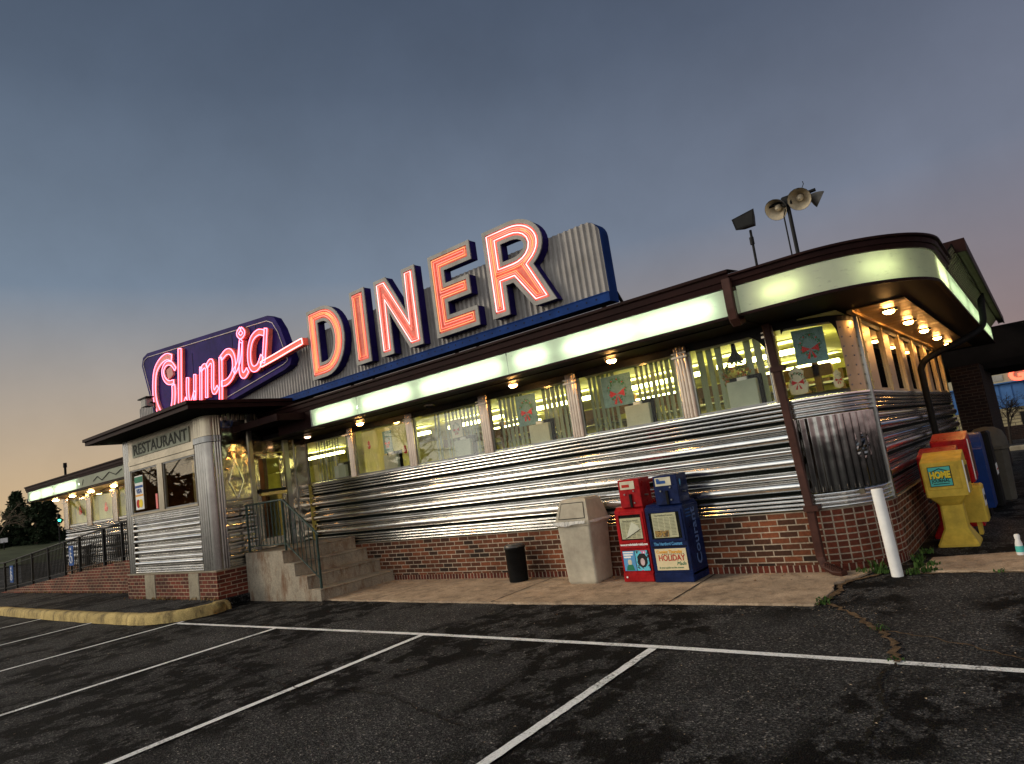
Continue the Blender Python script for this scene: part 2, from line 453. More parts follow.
    def build(self, name, mat, parent=None, world=True):
        off = Vector((0, 0, 0))
        if parent is not None and world:
            p = parent
            while p.parent: p = p.parent
            off = Vector(p.location)
        me = bpy.data.meshes.new(name)
        me.from_pydata([tuple(p - off) for p in self.v], [], self.f)
        me.materials.append(M[mat] if isinstance(mat, str) else mat)
        uvl = me.uv_layers.new(name='UVMap')
        k = 0
        for pi, poly in enumerate(me.polygons):
            for li, u in zip(poly.loop_indices, self.uv[pi]):
                uvl.data[li].uv = u
            poly.use_smooth = self.sm[pi]
        me.validate(); me.update()
        o = bpy.data.objects.new(name, me)
        COL.objects.link(o)
        if parent is not None:
            o.parent = parent
        return o

def tag(o, label=None, cat=None, group=None, kind=None):
    if label: o['label'] = label
    if cat: o['category'] = cat
    if group: o['group'] = group
    if kind: o['kind'] = kind
    return o

def thing(name, label, cat, loc=(0, 0, 0), rz=0, group=None):
    o = bpy.data.objects.new(name, None)
    o.empty_display_size = 0.1
    o.location = loc; o.rotation_euler = (0, 0, rz)
    COL.objects.link(o)
    return tag(o, label, cat, group)

def copy_thing(o, label=None):
    def rec(s, parent):
        c = s.copy(); COL.objects.link(c); c.parent = parent
        for ch in list(s.children): rec(ch, c)
        return c
    c = rec(o, None)
    if label: c['label'] = label
    return c

def sweep(mb, path, prof, smooth=False, u0=0.0):
    """extrude a profile of (outward offset, z) along a plan path; outward is to the right of travel"""
    P = [Vector((x, y, 0)) for x, y in path]
    nr = []
    for i in range(len(P)):
        ds = []
        if i > 0: ds.append((P[i] - P[i - 1]).normalized())
        if i < len(P) - 1: ds.append((P[i + 1] - P[i]).normalized())
        d = sum(ds, Vector()).normalized()
        n = Vector((d.y, -d.x, 0))
        if len(ds) == 2:
            c = max(0.5, n.dot(Vector((ds[0].y, -ds[0].x, 0))))
            n = n / c
        nr.append(n)
    L = [u0]
    for i in range(1, len(P)): L.append(L[-1] + (P[i] - P[i - 1]).length)
    for i in range(len(P) - 1):
        for k in range(len(prof) - 1):
            (o0, z0), (o1, z1) = prof[k], prof[k + 1]
            a = P[i] + nr[i] * o0; b = P[i + 1] + nr[i + 1] * o0
            c = P[i + 1] + nr[i + 1] * o1; d = P[i] + nr[i] * o1
            mb.face([(a.x, a.y, z0), (b.x, b.y, z0), (c.x, c.y, z1), (d.x, d.y, z1)],
                    [(L[i], z0), (L[i + 1], z0), (L[i + 1], z1), (L[i], z1)], smooth)
    return mb

def weld(o, smooth_angle=None):
    import bmesh
    bm = bmesh.new(); bm.from_mesh(o.data)
    bmesh.ops.remove_doubles(bm, verts=bm.verts, dist=0.0004)
    bmesh.ops.recalc_face_normals(bm, faces=bm.faces)
    bm.to_mesh(o.data); bm.free()
    return o

def arc(cx, cy, r, a0, a1, n):
    """a = 0 faces -Y, 90 faces +X"""
    return [(cx + r * math.sin(R(a0 + (a1 - a0) * i / n)), cy - r * math.cos(R(a0 + (a1 - a0) * i / n))) for i in range(n + 1)]

def text(name, s, size, origin, mat, parent, face='front', xs=1.0, depth=0.003, align='CENTER', shear=0.0, rot=0.0, bold=0.0, world=True, slope=0.0):
    cu = bpy.data.curves.new(name + '_curve', 'FONT')
    cu.body = s; cu.size = size; cu.extrude = depth / 2; cu.align_x = align; cu.align_y = 'CENTER'
    cu.shear = shear; cu.offset = bold; cu.resolution_u = 3
    tmp = bpy.data.objects.new('tmp_text', cu)
    COL.objects.link(tmp)
    dg = bpy.context.evaluated_depsgraph_get()
    me = bpy.data.meshes.new_from_object(tmp.evaluated_get(dg))
    bpy.data.objects.remove(tmp); bpy.data.curves.remove(cu)
    mb = MB()
    base = {'front': Matrix.Rotation(R(90), 4, 'X'), 'right': Matrix.Rotation(R(90), 4, 'Z') @ Matrix.Rotation(R(90), 4, 'X')}[face]
    mt = Matrix.Translation(origin) @ base @ Matrix.Rotation(rot, 4, 'Z') @ Matrix.Diagonal((xs, 1, 1, 1))
    for p in me.polygons:
        mb.face([mt @ me.vertices[i].co for i in p.vertices])
    bpy.data.meshes.remove(me)
    return mb.build(name, mat, parent, world)

def inset(poly, d):
    """inset a closed CCW outline by d (negative grows)"""
    n = len(poly); out = []
    for i in range(n):
        p0, p1, p2 = Vector(poly[i - 1]), Vector(poly[i]), Vector(poly[(i + 1) % n])
        a = (p1 - p0).normalized(); b = (p2 - p1).normalized()
        na = Vector((-a.y, a.x)); nb = Vector((-b.y, b.x))
        m = (na + nb)
        m = m.normalized() if m.length > 1e-6 else na
        c = max(0.35, m.dot(na))
        q = p1 + m * (d / c)
        out.append((q.x, q.y))
    return out

def smooth_line(pts, n=7):
    P = [Vector(p) for p in pts]
    out = []
    for i in range(len(P) - 1):
        p0 = P[max(i - 1, 0)]; p1 = P[i]; p2 = P[i + 1]; p3 = P[min(i + 2, len(P) - 1)]
        for k in range(n):
            t = k / n
            out.append(0.5 * ((2 * p1) + (-p0 + p2) * t + (2 * p0 - 5 * p1 + 4 * p2 - p3) * t * t + (-p0 + 3 * p1 - 3 * p2 + p3) * t ** 3))
    out.append(P[-1])
    return out
M['tube_side'] = emit('fluorescent_tube_side', (0.80, 1.0, 0.62), 9.0)
M['bulb_dim'] = emit('warm_bulb_dim', (1.0, 0.6, 0.35), 6.0)
M['brass'] = m_steel('brass', (0.62, 0.50, 0.22), 0.3)
M['pink_ink'] = plain('pink_ink', (0.75, 0.22, 0.20), 0.6, var=0.1, bmp=0)
M['lamp_outer'] = plain('lamp_outer', (0.16, 0.145, 0.125), 0.5, metal=0.3, var=0.3, bmp=0.1)
M['bin_lid'] = plain('ash_can_lid', (0.09, 0.085, 0.08), 0.4, metal=0.5, var=0.4, bmp=0.1)
M['photo'] = m_poster('front_page_picture', [(0.0, (0.10, 0.06, 0.03)), (0.45, (0.45, 0.25, 0.06)), (0.55, (0.16, 0.14, 0.12)), (0.62, (0.6, 0.5, 0.35))], 22, 3.3)
M['white_paper'] = plain('white_paper', (0.72, 0.70, 0.64), 0.7, var=0.1, bmp=0)
M['paper_cream'] = plain('cream_poster', (0.66, 0.56, 0.34), 0.7, var=0.08, bmp=0)
M['skin_print'] = plain('printed_skin', (0.55, 0.42, 0.42), 0.6, var=0.25, scale=30, bmp=0)
M['side_letter'] = plain('side_lettering', (0.10, 0.16, 0.34), 0.5, var=0.2, bmp=0)
M['blue_bright'] = plain('blue_plastic', (0.008, 0.035, 0.17), 0.4, var=0.2, bmp=0.05)
M['bin_grey'] = plain('grey_plastic', (0.07, 0.064, 0.052), 0.65, var=0.2, bmp=0.1)
M['blind_pale'] = m_translucent('pale_blind', (0.60, 0.64, 0.50), 0.02, 0.5)
M['vest_lamp'] = emit('vestibule_lamp', (1.0, 0.62, 0.28), 40.0)
M['groove'] = plain('groove_shade_residue_black', (0.006, 0.008, 0.006), 0.8, var=0.4, scale=4, bmp=0, spec=0.05)
M['gutter_under'] = plain('gutter_underside', (0.10, 0.085, 0.05), 0.7, var=0.3, scale=4, bmp=0.05)
M['louvre'] = plain('louvre_paint', (0.22, 0.21, 0.13), 0.6, var=0.2, scale=4, bmp=0.0)
M['side_post'] = m_steel('side_post_steel', (0.62, 0.47, 0.25), 0.34, streak=(9, 9, 1))

M['pic_teal'] = plain('picture_teal', (0.16, 0.29, 0.30), 0.5, var=0.3, scale=14, bmp=0)
M['pic_green'] = plain('picture_green', (0.03, 0.16, 0.05), 0.6, var=0.5, scale=30, bmp=0)
M['pic_red'] = plain('picture_red', (0.55, 0.03, 0.03), 0.5, var=0.3, scale=20, bmp=0)
M['pic_cream'] = plain('picture_cream', (0.72, 0.66, 0.50), 0.6, var=0.15, scale=14, bmp=0)
# ------------------------------------------------------------------ camera
F_PX = 659.83
yaw, pitch, roll = R(38.13322), R(7.74642), R(-8.26383)
d = Vector((-math.sin(yaw) * math.cos(pitch), math.cos(yaw) * math.cos(pitch), math.sin(pitch)))
r0 = Vector((math.cos(yaw), math.sin(yaw), 0)); u0 = r0.cross(d)
rr = r0 * math.cos(roll) + u0 * math.sin(roll)
uu = -r0 * math.sin(roll) + u0 * math.cos(roll)
cam = bpy.data.cameras.new('camera'); co = bpy.data.objects.new('camera', cam); COL.objects.link(co)
cam.sensor_width = 36; cam.lens = F_PX * 36 / 1024; cam.clip_start = 0.05; cam.clip_end = 3000
mt = Matrix((rr, uu, -d)).transposed().to_4x4()
mt.translation = Vector((0, 0, 1.56))
co.matrix_world = mt
S.camera = co

# ------------------------------------------------------------------ world and light
SUN_AZ = math.atan2(-0.80, -0.60); SUN_EL = R(5)
w = bpy.data.worlds.new('World'); S.world = w; w.use_nodes = True
nt = w.node_tree; nt.nodes.clear()
out = node(nt, 'ShaderNodeOutputWorld')
sky = node(nt, 'ShaderNodeTexSky', sky_type='NISHITA')
sky.sun_disc = False; sky.sun_elevation = R(1.5); sky.sun_rotation = SUN_AZ; sky.air_density = 1.5; sky.dust_density = 2.0
bg1 = node(nt, 'ShaderNodeBackground'); bg1.inputs[1].default_value = NISH
nt.links.new(sky.outputs[0], bg1.inputs[0])
tc = node(nt, 'ShaderNodeTexCoord'); sx = node(nt, 'ShaderNodeSeparateXYZ'); nt.links.new(tc.outputs['Generated'], sx.inputs[0])
def mth(op, a, b=None, c=None, clamp=False):
    n = node(nt, 'ShaderNodeMath', operation=op); n.use_clamp = clamp
    for i, v in enumerate((a, b, c)):
        if v is None: continue
        if isinstance(v, (int, float)): n.inputs[i].default_value = v
        else: nt.links.new(v, n.inputs[i])
    return n.outputs[0]
X_, Y_, Z_ = sx.outputs
el = mth('MULTIPLY', mth('ARCSINE', Z_), 2 / PI)                 # 0 at the horizon, 1 overhead
# dusk sky: afterglow low in the west (-X) and behind the camera (-Y), dim rose in the east
west = mth('MULTIPLY_ADD', X_, -0.5, 0.5, True)
south = mth('MULTIPLY_ADD', Y_, -1.0, 0.0, True)
low = mix(nt, SKY['east_low'], SKY['west_low'], ramp(nt, west, [(0.45, 0.0), (0.97, 1.0)]))
low = mix(nt, low, SKY['south_low'], ramp(nt, south, [(0.0, 0.0), (0.6, 1.0)]))
mid = mix(nt, SKY['east_mid'], SKY['west_mid'], ramp(nt, west, [(0.4, 0.0), (1.0, 1.0)]))
mid = mix(nt, mid, SKY['south_mid'], ramp(nt, south, [(0.0, 0.0), (0.7, 1.0)]))
c = mix(nt, low, mid, ramp(nt, el, [(0.0, 0.0), (0.07, 0.38), (0.20, 1.0)]))
tp = mix(nt, SKY['top'], SKY['south_top'], ramp(nt, south, [(0.0, 0.0), (0.5, 1.0)]))
c = mix(nt, c, tp, ramp(nt, el, [(0.19, 0.0), (0.36, 0.62), (0.60, 1.0)]))
eb = mth('MULTIPLY', ramp(nt, el, [(0.0, 1.0), (0.035, 0.75), (0.055, 0.0)]), ramp(nt, west, [(0.40, 1.0), (0.70, 0.0)]))
c = mix(nt, c, (0.95, 0.66, 0.62), eb)
cn = noise(nt, tc.outputs['Generated'], 5.0, 5, 0.6)
c = mix(nt, c, ramp(nt, cn, [(0.3, 0.93), (0.7, 1.07)]), 1.0, 'MULTIPLY')
c = mix(nt, c, (0.012, 0.011, 0.010), ramp(nt, mth('MULTIPLY_ADD', Z_, -20.0, 0.0, True), [(0.0, 0.0), (1.0, 1.0)]))
bg2 = node(nt, 'ShaderNodeBackground'); bg2.inputs[1].default_value = 1.0
nt.links.new(c, bg2.inputs[0])
ad = node(nt, 'ShaderNodeAddShader')
nt.links.new(bg1.outputs[0], ad.inputs[0]); nt.links.new(bg2.outputs[0], ad.inputs[1])
nt.links.new(ad.outputs[0], out.inputs[0])

sl = bpy.data.lights.new('sun', 'SUN'); so = bpy.data.objects.new('sun', sl); COL.objects.link(so)
sl.energy = SUN_E; sl.angle = R(22); sl.color = (1.0, 0.86, 0.66)
sd = Vector((math.sin(SUN_AZ) * math.cos(R(27)), math.cos(SUN_AZ) * math.cos(R(27)), math.sin(R(27))))
so.rotation_euler = (-sd).to_track_quat('-Z', 'Y').to_euler()

vs = S.view_settings
vs.view_transform = 'Standard'; vs.look = 'None'; vs.exposure = EXPO; vs.gamma = 1; vs.use_curve_mapping = False

# ------------------------------------------------------------------ ground
mb = MB()
# one big sheet, finer near the camera
mb.face([(-700, -500, 0), (700, -500, 0), (700, 900, 0), (-700, 900, 0)])
tag(mb.build('asphalt_ground', 'asphalt'), kind='structure')

def strip(pts, wd, z, jitter=0.0, seed=0):
    rnd = random.Random(seed)
    m = MB()
    P = [Vector((x, y, 0)) for x, y in pts]
    lf, rt = [], []
    for i, p in enumerate(P):
        t = (P[min(i + 1, len(P) - 1)] - P[max(i - 1, 0)]).normalized()
        n = Vector((-t.y, t.x, 0))
        wj = wd[i] if isinstance(wd, list) else wd
        lf.append(p + n * (wj / 2 + rnd.uniform(-jitter, jitter)))
        rt.append(p - n * (wj / 2 + rnd.uniform(-jitter, jitter)))
    for i in range(len(P) - 1):
        m.face([(rt[i].x, rt[i].y, z), (rt[i + 1].x, rt[i + 1].y, z), (lf[i + 1].x, lf[i + 1].y, z), (lf[i].x, lf[i].y, z)])
    return m
def dense(a, b, step):
    n = max(1, int((Vector(b) - Vector(a)).length / step))
    return [(a[0] + (b[0] - a[0]) * i / n, a[1] + (b[1] - a[1]) * i / n) for i in range(n + 1)]

m = strip(dense((-11.05, 4.80), (-5.5, 4.95), 0.05) + dense((-5.5, 4.95), (-2.8, 4.96), 0.05)[1:] + dense((-2.8, 4.96), (3.0, 4.80), 0.05)[1:], 0.074, 0.004, 0.003, 3)
tag(m.build('bay_line_long', 'paint'), kind='structure')
for i in range(7):
    x = -0.075 - 2.735 * i
    top = 4.90 if i < 5 else 4.60
    lean = (0.02, 0.022, 0.059, 0.06, 0.06, 0.06, 0.06)[i]
    m = strip(dense((x, top), (x + lean * (top + 1.2), -1.2), 0.05), 0.074, 0.008, 0.003, 10 + i)
    tag(m.build('bay_line', 'paint'), kind='structure')
m = strip(dense((-19.7, 4.6), (-19.9, -1.2), 0.05), 0.095, 0.008, 0.006, 33)
tag(m.build('bay_line', 'paint'), kind='structure')

# sidewalk slabs in front of the diner
mb = MB()
edge = [(-9.35, 6.33), (-8.0, 6.30), (-6.6, 6.28), (-5.0, 6.26), (-3.36, 6.34), (-1.93, 6.33), (-1.90, 6.9), (-1.96, 7.2), (-1.80, 7.50), (-1.72, 7.80)]
rnd = random.Random(5)
e2 = []
for a, b in zip(edge, edge[1:]):
    for q in dense(a, b, 0.08)[:-1]:
        e2.append((q[0] + rnd.uniform(-.012, .012), q[1] + rnd.uniform(-.014, .014)))
e2.append(edge[-1])
poly = e2 + [(-1.72, 8.0), (-9.35, 8.0)]
mb.extrude2d(poly, [], lambda u, v, dd: (u, v, dd), 0.022, 0.0, back=False)
tag(mb.build('sidewalk', 'walk'), kind='structure')
for a, b in (((-3.36, 6.33), (-3.42, 7.75)), ((-5.75, 6.27), (-5.80, 7.75)), ((-8.1, 6.30), (-8.12, 7.75)), ((-9.3, 7.05), (-1.95, 7.12))):
    m = strip(dense(a, b, 0.1), 0.016, 0.0262, 0.004, 2)
    if a[1] < 6.9: tag(m.build('sidewalk_joint', 'black'), kind='structure')
mb = MB()
poly = [(-1.30, 7.72), (-0.85, 7.69), (-0.3, 7.66), (1.5, 7.6), (1.5, 8.75), (-0.4, 8.62), (-1.24, 8.42)]
mb.extrude2d(poly, [], lambda u, v, dd: (u, v, dd), 0.02, 0.0, back=False)
tag(mb.build('side_path_slab', 'walk'), kind='structure')

# cracks and dirt joints in the asphalt
def crack(pts, wd, seed, step=0.05, amp=0.025):
    rnd = random.Random(seed); q = []
    for a, b in zip(pts, pts[1:]):
        q += dense(a, b, step)[:-1]
    q.append(pts[-1])
    q = [(x + rnd.uniform(-amp, amp), y + rnd.uniform(-amp, amp)) for x, y in q]
    ws = [wd * rnd.uniform(0.4, 1.3) for _ in q]
    return strip(q, ws, 0.0125, 0.0, seed)
cr = [(-1.83 , 6.40), (-1.70, 6.256), (-1.46, 5.92), (-1.275, 5.6), (-1.14, 5.29), (-1.05, 4.90)]
k = MB()
for mm in (crack(cr, 0.046, 1), crack([(-1.275, 5.62), (-0.90, 5.45), (-0.66, 5.30), (-0.40, 5.06), (0.2, 4.7)], 0.016, 2, 0.05, 0.02),
           crack([(-1.90, 6.35), (-1.86, 6.9), (-1.9, 7.2), (-1.74, 7.5), (-1.60, 7.70)], 0.06, 3, 0.04, 0.03),
           crack([(-1.45, 7.60), (-1.0, 7.66), (-0.4, 7.63), (0.6, 7.6)], 0.035, 5, 0.05, 0.02)):
    for f, uv in zip(mm.f, mm.uv):
        k.face([mm.v[i] for i in f])
tag(k.build('crack_dirt', 'dirt'), kind='structure')
k = MB()
for mm in (crack([(-1.05, 4.9), (-1.1, 4.5), (-0.98, 4.1), (-1.02, 3.6)], 0.022, 7), crack([(-7.2, 3.6), (-5.6, 3.3), (-4.4, 3.45), (-3.2, 3.1)], 0.014, 8),
           crack([(-9.2, 6.24), (-10.2, 6.2), (-11.3, 6.0)], 0.06, 9)):
    for f in mm.f: k.face([mm.v[i] for i in f])
tag(k.build('crack_dark', 'black'), kind='structure')

# raised asphalt island with its yellow curb
cl = [(-34, 4.78), (-28, 4.72), (-20, 4.66), (-15.8, 4.62), (-13.4, 4.62), (-12.1, 4.66), (-11.55, 4.78), (-11.25, 4.96), (-11.10, 5.2), (-11.08, 5.45), (-11.2, 5.66)]
cs = [(p.x, p.y) for p in smooth_line([(x, y, 0) for x, y in cl], 9)]
mb = MB()
poly = [(x, y + 0.03) if x < -11.5 else (x - 0.05, y) for x, y in cs] + [(-11.4, 5.95), (-11.4, 8.0), (-34, 8.0)]
mb.extrude2d(poly, [], lambda u, v, dd: (u, v, dd), 0.145, 0.0, back=False)
tag(mb.build('island_asphalt', 'island'), kind='structure')
mb = MB()
rnd = random.Random(4)
cs2 = [(x + rnd.uniform(-.01, .01), y + rnd.uniform(-.014, .014)) for x, y in cs]
sweep(mb, cs2, [(0.09, -0.02), (0.085, 0.10), (0.06, 0.15), (0.02, 0.166), (-0.08, 0.160), (-0.12, 0.12)], smooth=True)
o = weld(mb.build('yellow_curb', 'curb')); tag(o, kind='structure')

# far lawn bank and its street on the left
mb = MB()
def pol(dist, az, z): return (dist * math.sin(R(az)), dist * math.cos(R(az)), z)
prev = None
for dist, z in ((62, 0.01), (66, 0.35), (74, 0.8), (88, 1.3), (104, 1.75), (118, 1.9), (150, 1.9)):
    row = [pol(dist, a, z + 0.12 * math.sin(a * 1.3 + dist)) for a in range(-92, -60, 2)]
    if prev:
        for i in range(len(row) - 1):
            mb.face([prev[i], prev[i + 1], row[i + 1], row[i]], smooth=True)
    prev = row
tag(weld(mb.build('lawn_bank', 'grass')), kind='structure')

# ------------------------------------------------------------------ trees
def blob_leaves(mb, c, rad, n, size, rnd):
    for _ in range(n):
        while True:
            p = Vector((rnd.uniform(-1, 1), rnd.uniform(-1, 1), rnd.uniform(-1, 1)))
            if p.length < 1: break
        p = Vector((c[0] + p.x * rad[0], c[1] + p.y * rad[1], c[2] + p.z * rad[2]))
        a = Vector((rnd.gauss(0, 1), rnd.gauss(0, 1), rnd.gauss(0, 1))).normalized()
        b = a.orthogonal().normalized()
        s = size * rnd.uniform(0.5, 1.3)
        mb.face([p - a * s, p + b * s * 0.45, p + a * s, p - b * s * 0.45])
def conifer(x, y, z0, h, wd, label, seed):
    rnd = random.Random(seed)
    t = thing('evergreen_tree', label, 'tree', (x, y, z0), 0, 'evergreens beyond the lawn')
    k = MB().tube([(x, y, z0), (x, y, z0 + h * 0.9)], [0.16, 0.03], 7); k.build('trunk', 'bark', t)
    k = MB()
    for lv in range(16):
        f = lv / 15
        zz = z0 + h * (0.06 + 0.92 * f); rad = wd * (1 - f) ** 0.75 * rnd.uniform(0.75, 1.1) + 0.12
        for b in range(9):
            a = rnd.uniform(0, 2 * PI)
            q = rad * rnd.uniform(0.35, 1)
            blob_leaves(k, (x + q * math.cos(a), y + q * math.sin(a), zz - 0.25 * q / wd), (0.45, 0.45, 0.28), 26, 0.20, rnd)
    k.build('crown', 'leaf_dark', t)
def branchy(mb, p, dr, ln, r, lv, rnd, spread=0.55, taper=0.68):
    q = p + dr * ln
    mb.tube([p, (p + q) / 2 + Vector((rnd.uniform(-1, 1), rnd.uniform(-1, 1), rnd.uniform(-.3, .3))) * ln * 0.06, q], [r, r * 0.85, r * 0.7], 4 if lv < 2 else 3, cap=False)
    if lv <= 0: return
    for _ in range(rnd.choice((2, 3, 3))):
        nd = (dr + Vector((rnd.gauss(0, 1), rnd.gauss(0, 1), rnd.gauss(0, 0.6))) * spread).normalized()
        branchy(mb, p + dr * ln * rnd.uniform(0.55, 1), nd, ln * taper * rnd.uniform(0.8, 1.15), r * 0.6, lv - 1, rnd, spread, taper)
def bare_tree(x, y, z0, h, label, seed, lv=6, mat='twig', name='bare_tree', r=0.12):
    rnd = random.Random(seed)
    t = thing(name, label, 'tree', (x, y, z0))
    MB().tube([(x, y, z0), (x + .05, y, z0 + h * 0.3)], [r, r * 0.8], 7).build('trunk', mat, t)
    k = MB()
    for _ in range(4):
        dr = Vector((rnd.gauss(0, .35), rnd.gauss(0, .35), 1)).normalized()
        branchy(k, Vector((x + .05, y, z0 + h * 0.26)), dr, h * 0.27, r * 0.6, lv, rnd)
    k.build('crown', mat, t)
conifer(*pol(92, -75.7, 1.2)[:2], 1.0, 6.2, 2.3, 'tall dark evergreen left of the diner roof corner', 1)
conifer(*pol(90, -74.7, 1.2)[:2], 1.0, 5.4, 2.6, 'broad dark evergreen under the diner roof corner', 2)
conifer(*pol(94, -73.9, 1.2)[:2], 1.0, 4.9, 2.0, 'small dark evergreen beside the orange gap of sky', 3)
conifer(*pol(90, -77.0, 1.2)[:2], 1.0, 2.9, 2.2, 'low wide evergreen at the left edge of the photo', 4)
bare_tree(*pol(86, -76.75, 1.2)[:2], 1.2, 5.6, 'pale leafless tree above the lawn at the left edge', 11, 6)
bare_tree(*pol(99, -78.2, 1.2)[:2], 1.2, 6.8, 'pale leafless tree just outside the left edge behind evergreens', 12, 5)
# low dark shrubbery that closes the view on the left
rnd = random.Random(9); k = MB()
for i in range(60):
    a = -80 + i * 0.33
    px, py, _ = pol(96 + rnd.uniform(-3, 3), a, 0)
    blob_leaves(k, (px, py, 1.9 + rnd.uniform(-.2, .3)), (1.1, 1.1, rnd.uniform(0.6, 1.1)), 110, 0.3, rnd)
tag(k.build('hedge_mass', 'leaf_dark'), 'dark hedge along the far side of the lawn', 'hedge', kind='stuff')
# traffic light behind the diner end
x, y, _ = pol(80, -73.35, 0)
t = thing('traffic_light', 'distant traffic light showing green beside the evergreens', 'traffic light', (x, y, 0.9))
MB().tube([(x, y, 0.9), (x, y, 3.6)], 0.06, 6).build('pole', 'black_metal', t)
MB().bevbox(x - .15, x + .15, y - .12, y + .12, 3.0, 3.9, 0.03).build('housing', 'black', t)
MB().lathe(x + 0.17, y, [(0.1, 3.22), (0.12, 3.3), (0.1, 3.40)], 10).build('green_lens', 'traffic_green', t)
x, y, _ = pol(84, -76.45, 0)
t = thing('road_sign', 'small pale road sign in front of the evergreens', 'sign', (x, y, 0.9))
MB().tube([(x, y, 0.9), (x, y, 2.0)], 0.04, 6).build('post', 'black_metal', t)
k = MB(); k.box(-0.3, 0.3, -0.02, 0.02, -0.22, 0.22); k.transform(Matrix.Translation((x, y, 2.15)) @ Matrix.Rotation(R(75), 4, 'Z')); k.build('sign_plate', 'white', t)

# trees across the road behind the viewer's left: they show in the vestibule glass and the steel
for i, (x, y, h) in enumerate(((-46, -8, 9), (-52, -16, 11), (-44, -24, 10), (-58, -4, 10), (-40, -33, 9))):
    bare_tree(x, y, 0, h, ['leafless street tree west of the car park', 'tallest leafless tree across the road', 'leafless tree at the south-west corner of the car park', 'far leafless tree beyond the road', 'leafless tree south of the car park entrance'][i], 40 + i, 5, 'twig_dark', 'bare_tree', 0.2)
rnd = random.Random(19); k = MB()  # unseen foliage clumps, added to darken what the vestibule glass reflects
for i in range(36):
    a = R(-102 - i * 0.6); px, py = 66 * math.sin(a), 66 * math.cos(a)
    hh = rnd.uniform(1.6, 3.4); blob_leaves(k, (px, py, hh), (1.8, 1.8, hh), 170, 0.5, rnd)
tag(k.build('added_reflection_foliage', 'leaf_dark'), 'dark foliage added out of view to darken the vestibule glass reflections', 'hedge', kind='stuff')
# ------------------------------------------------------------------ the diner
DIN = thing('diner_building', 'long low polished steel diner with brick base and glowing light band', 'building', (-12, 9, 0))
CX, CY, RW = -2.22, 8.48, 0.70
FY, SX = 7.78, -1.52
ZB, ZT = 0.68, 1.885
CORNER = arc(CX, CY, RW, 0, 90, 14)
SIDE_END = 17.0

def rib_profile(z0, z1, n, out=0.018, base=0.012):
    pr = []
    h = (z1 - z0) / n
    for i in range(n):
        a = z0 + i * h
        pr += [(base - 0.014, a), (base - 0.014, a + 0.10 * h)]
        for k in range(1, 6):
            t = k / 6
            pr.append((base + out * (1 - abs(2 * t - 1) ** 2.2), a + h * (0.12 + 0.78 * t)))
    pr.append((base - 0.008, z1))
    return pr
def roll_profile(z0, z1, n):
    """from below: a big round roll, a flat-topped strip, a deep dark groove"""
    pr = []; h = (z1 - z0) / n
    for i in range(n):
        a = z0 + i * h
        pr += [(-0.030, a), (-0.030, a + 0.10 * h), (0.006, a + 0.12 * h)]
        for k in range(0, 15):
            t = k / 14
            pr.append((0.006 + 0.048 * (1 - abs(2 * t - 1) ** 2.6) + 0.006 * (0.5 - t), a + h * (0.12 + 0.46 * t)))
        pr += [(0.002, a + 0.585 * h), (-0.02, a + 0.60 * h), (-0.02, a + 0.625 * h), (0.008, a + 0.64 * h)]
        for k in range(1, 6):
            t = k / 6
            pr.append((0.008 + 0.024 * (1 - abs(2 * t - 1) ** 2.6), a + h * (0.64 + 0.25 * t)))
        pr += [(0.004, a + 0.90 * h), (-0.030, a + 0.915 * h)]
    pr.append((-0.030, z1))
    return pr

def steel_run(path, rolls=True, zt=ZT, zb=ZB, mat='steel', nroll=3, tops=4, bots=4, parent=None, names='steel_siding'):
    tb, bb = zt - 0.20, zb + 0.185
    mb = MB()
    sweep(mb, path, rib_profile(zb, bb, bots), True)
    if rolls: sweep(mb, path, roll_profile(bb, tb, nroll), True)
    sweep(mb, path, rib_profile(tb, zt, tops), True)
    sweep(mb, path, [(0.004, zt), (0.035, zt + 0.004), (0.035, zt + 0.022), (-0.12, zt + 0.035)], False)
    o = mb.build(names, mat, parent or DIN)
    g = MB()  # black strips put groove shade and dark residue in as colour
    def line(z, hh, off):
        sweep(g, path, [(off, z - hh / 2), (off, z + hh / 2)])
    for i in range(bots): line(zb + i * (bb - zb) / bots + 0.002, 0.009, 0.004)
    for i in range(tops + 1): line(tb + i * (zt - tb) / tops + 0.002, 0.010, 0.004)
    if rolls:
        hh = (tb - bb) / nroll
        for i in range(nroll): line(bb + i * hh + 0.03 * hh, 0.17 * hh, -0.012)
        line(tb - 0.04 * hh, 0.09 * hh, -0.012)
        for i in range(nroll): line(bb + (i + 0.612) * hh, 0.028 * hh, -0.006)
    g.build('groove_shade_residue', 'groove', parent or DIN)
    return o

def split(path_a, path_b, step=3.0):
    return dense(path_a, path_b, step)
# front run in bays with a riveted seam between sheets
xs = [-11.5, -8.42, -5.05, -2.22]
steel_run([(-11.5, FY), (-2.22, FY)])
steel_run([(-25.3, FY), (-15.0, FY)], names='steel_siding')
k = MB()
for x in (-8.42, -5.05):
    k = MB(); sweep(k, [(x - 0.004, FY), (x + 0.004, FY)], [(o_ + 0.0015, z_) for o_, z_ in roll_profile(ZB + 0.185, ZT - 0.20, 3)]); k.build('sheet_seam', 'steel_dull', DIN)
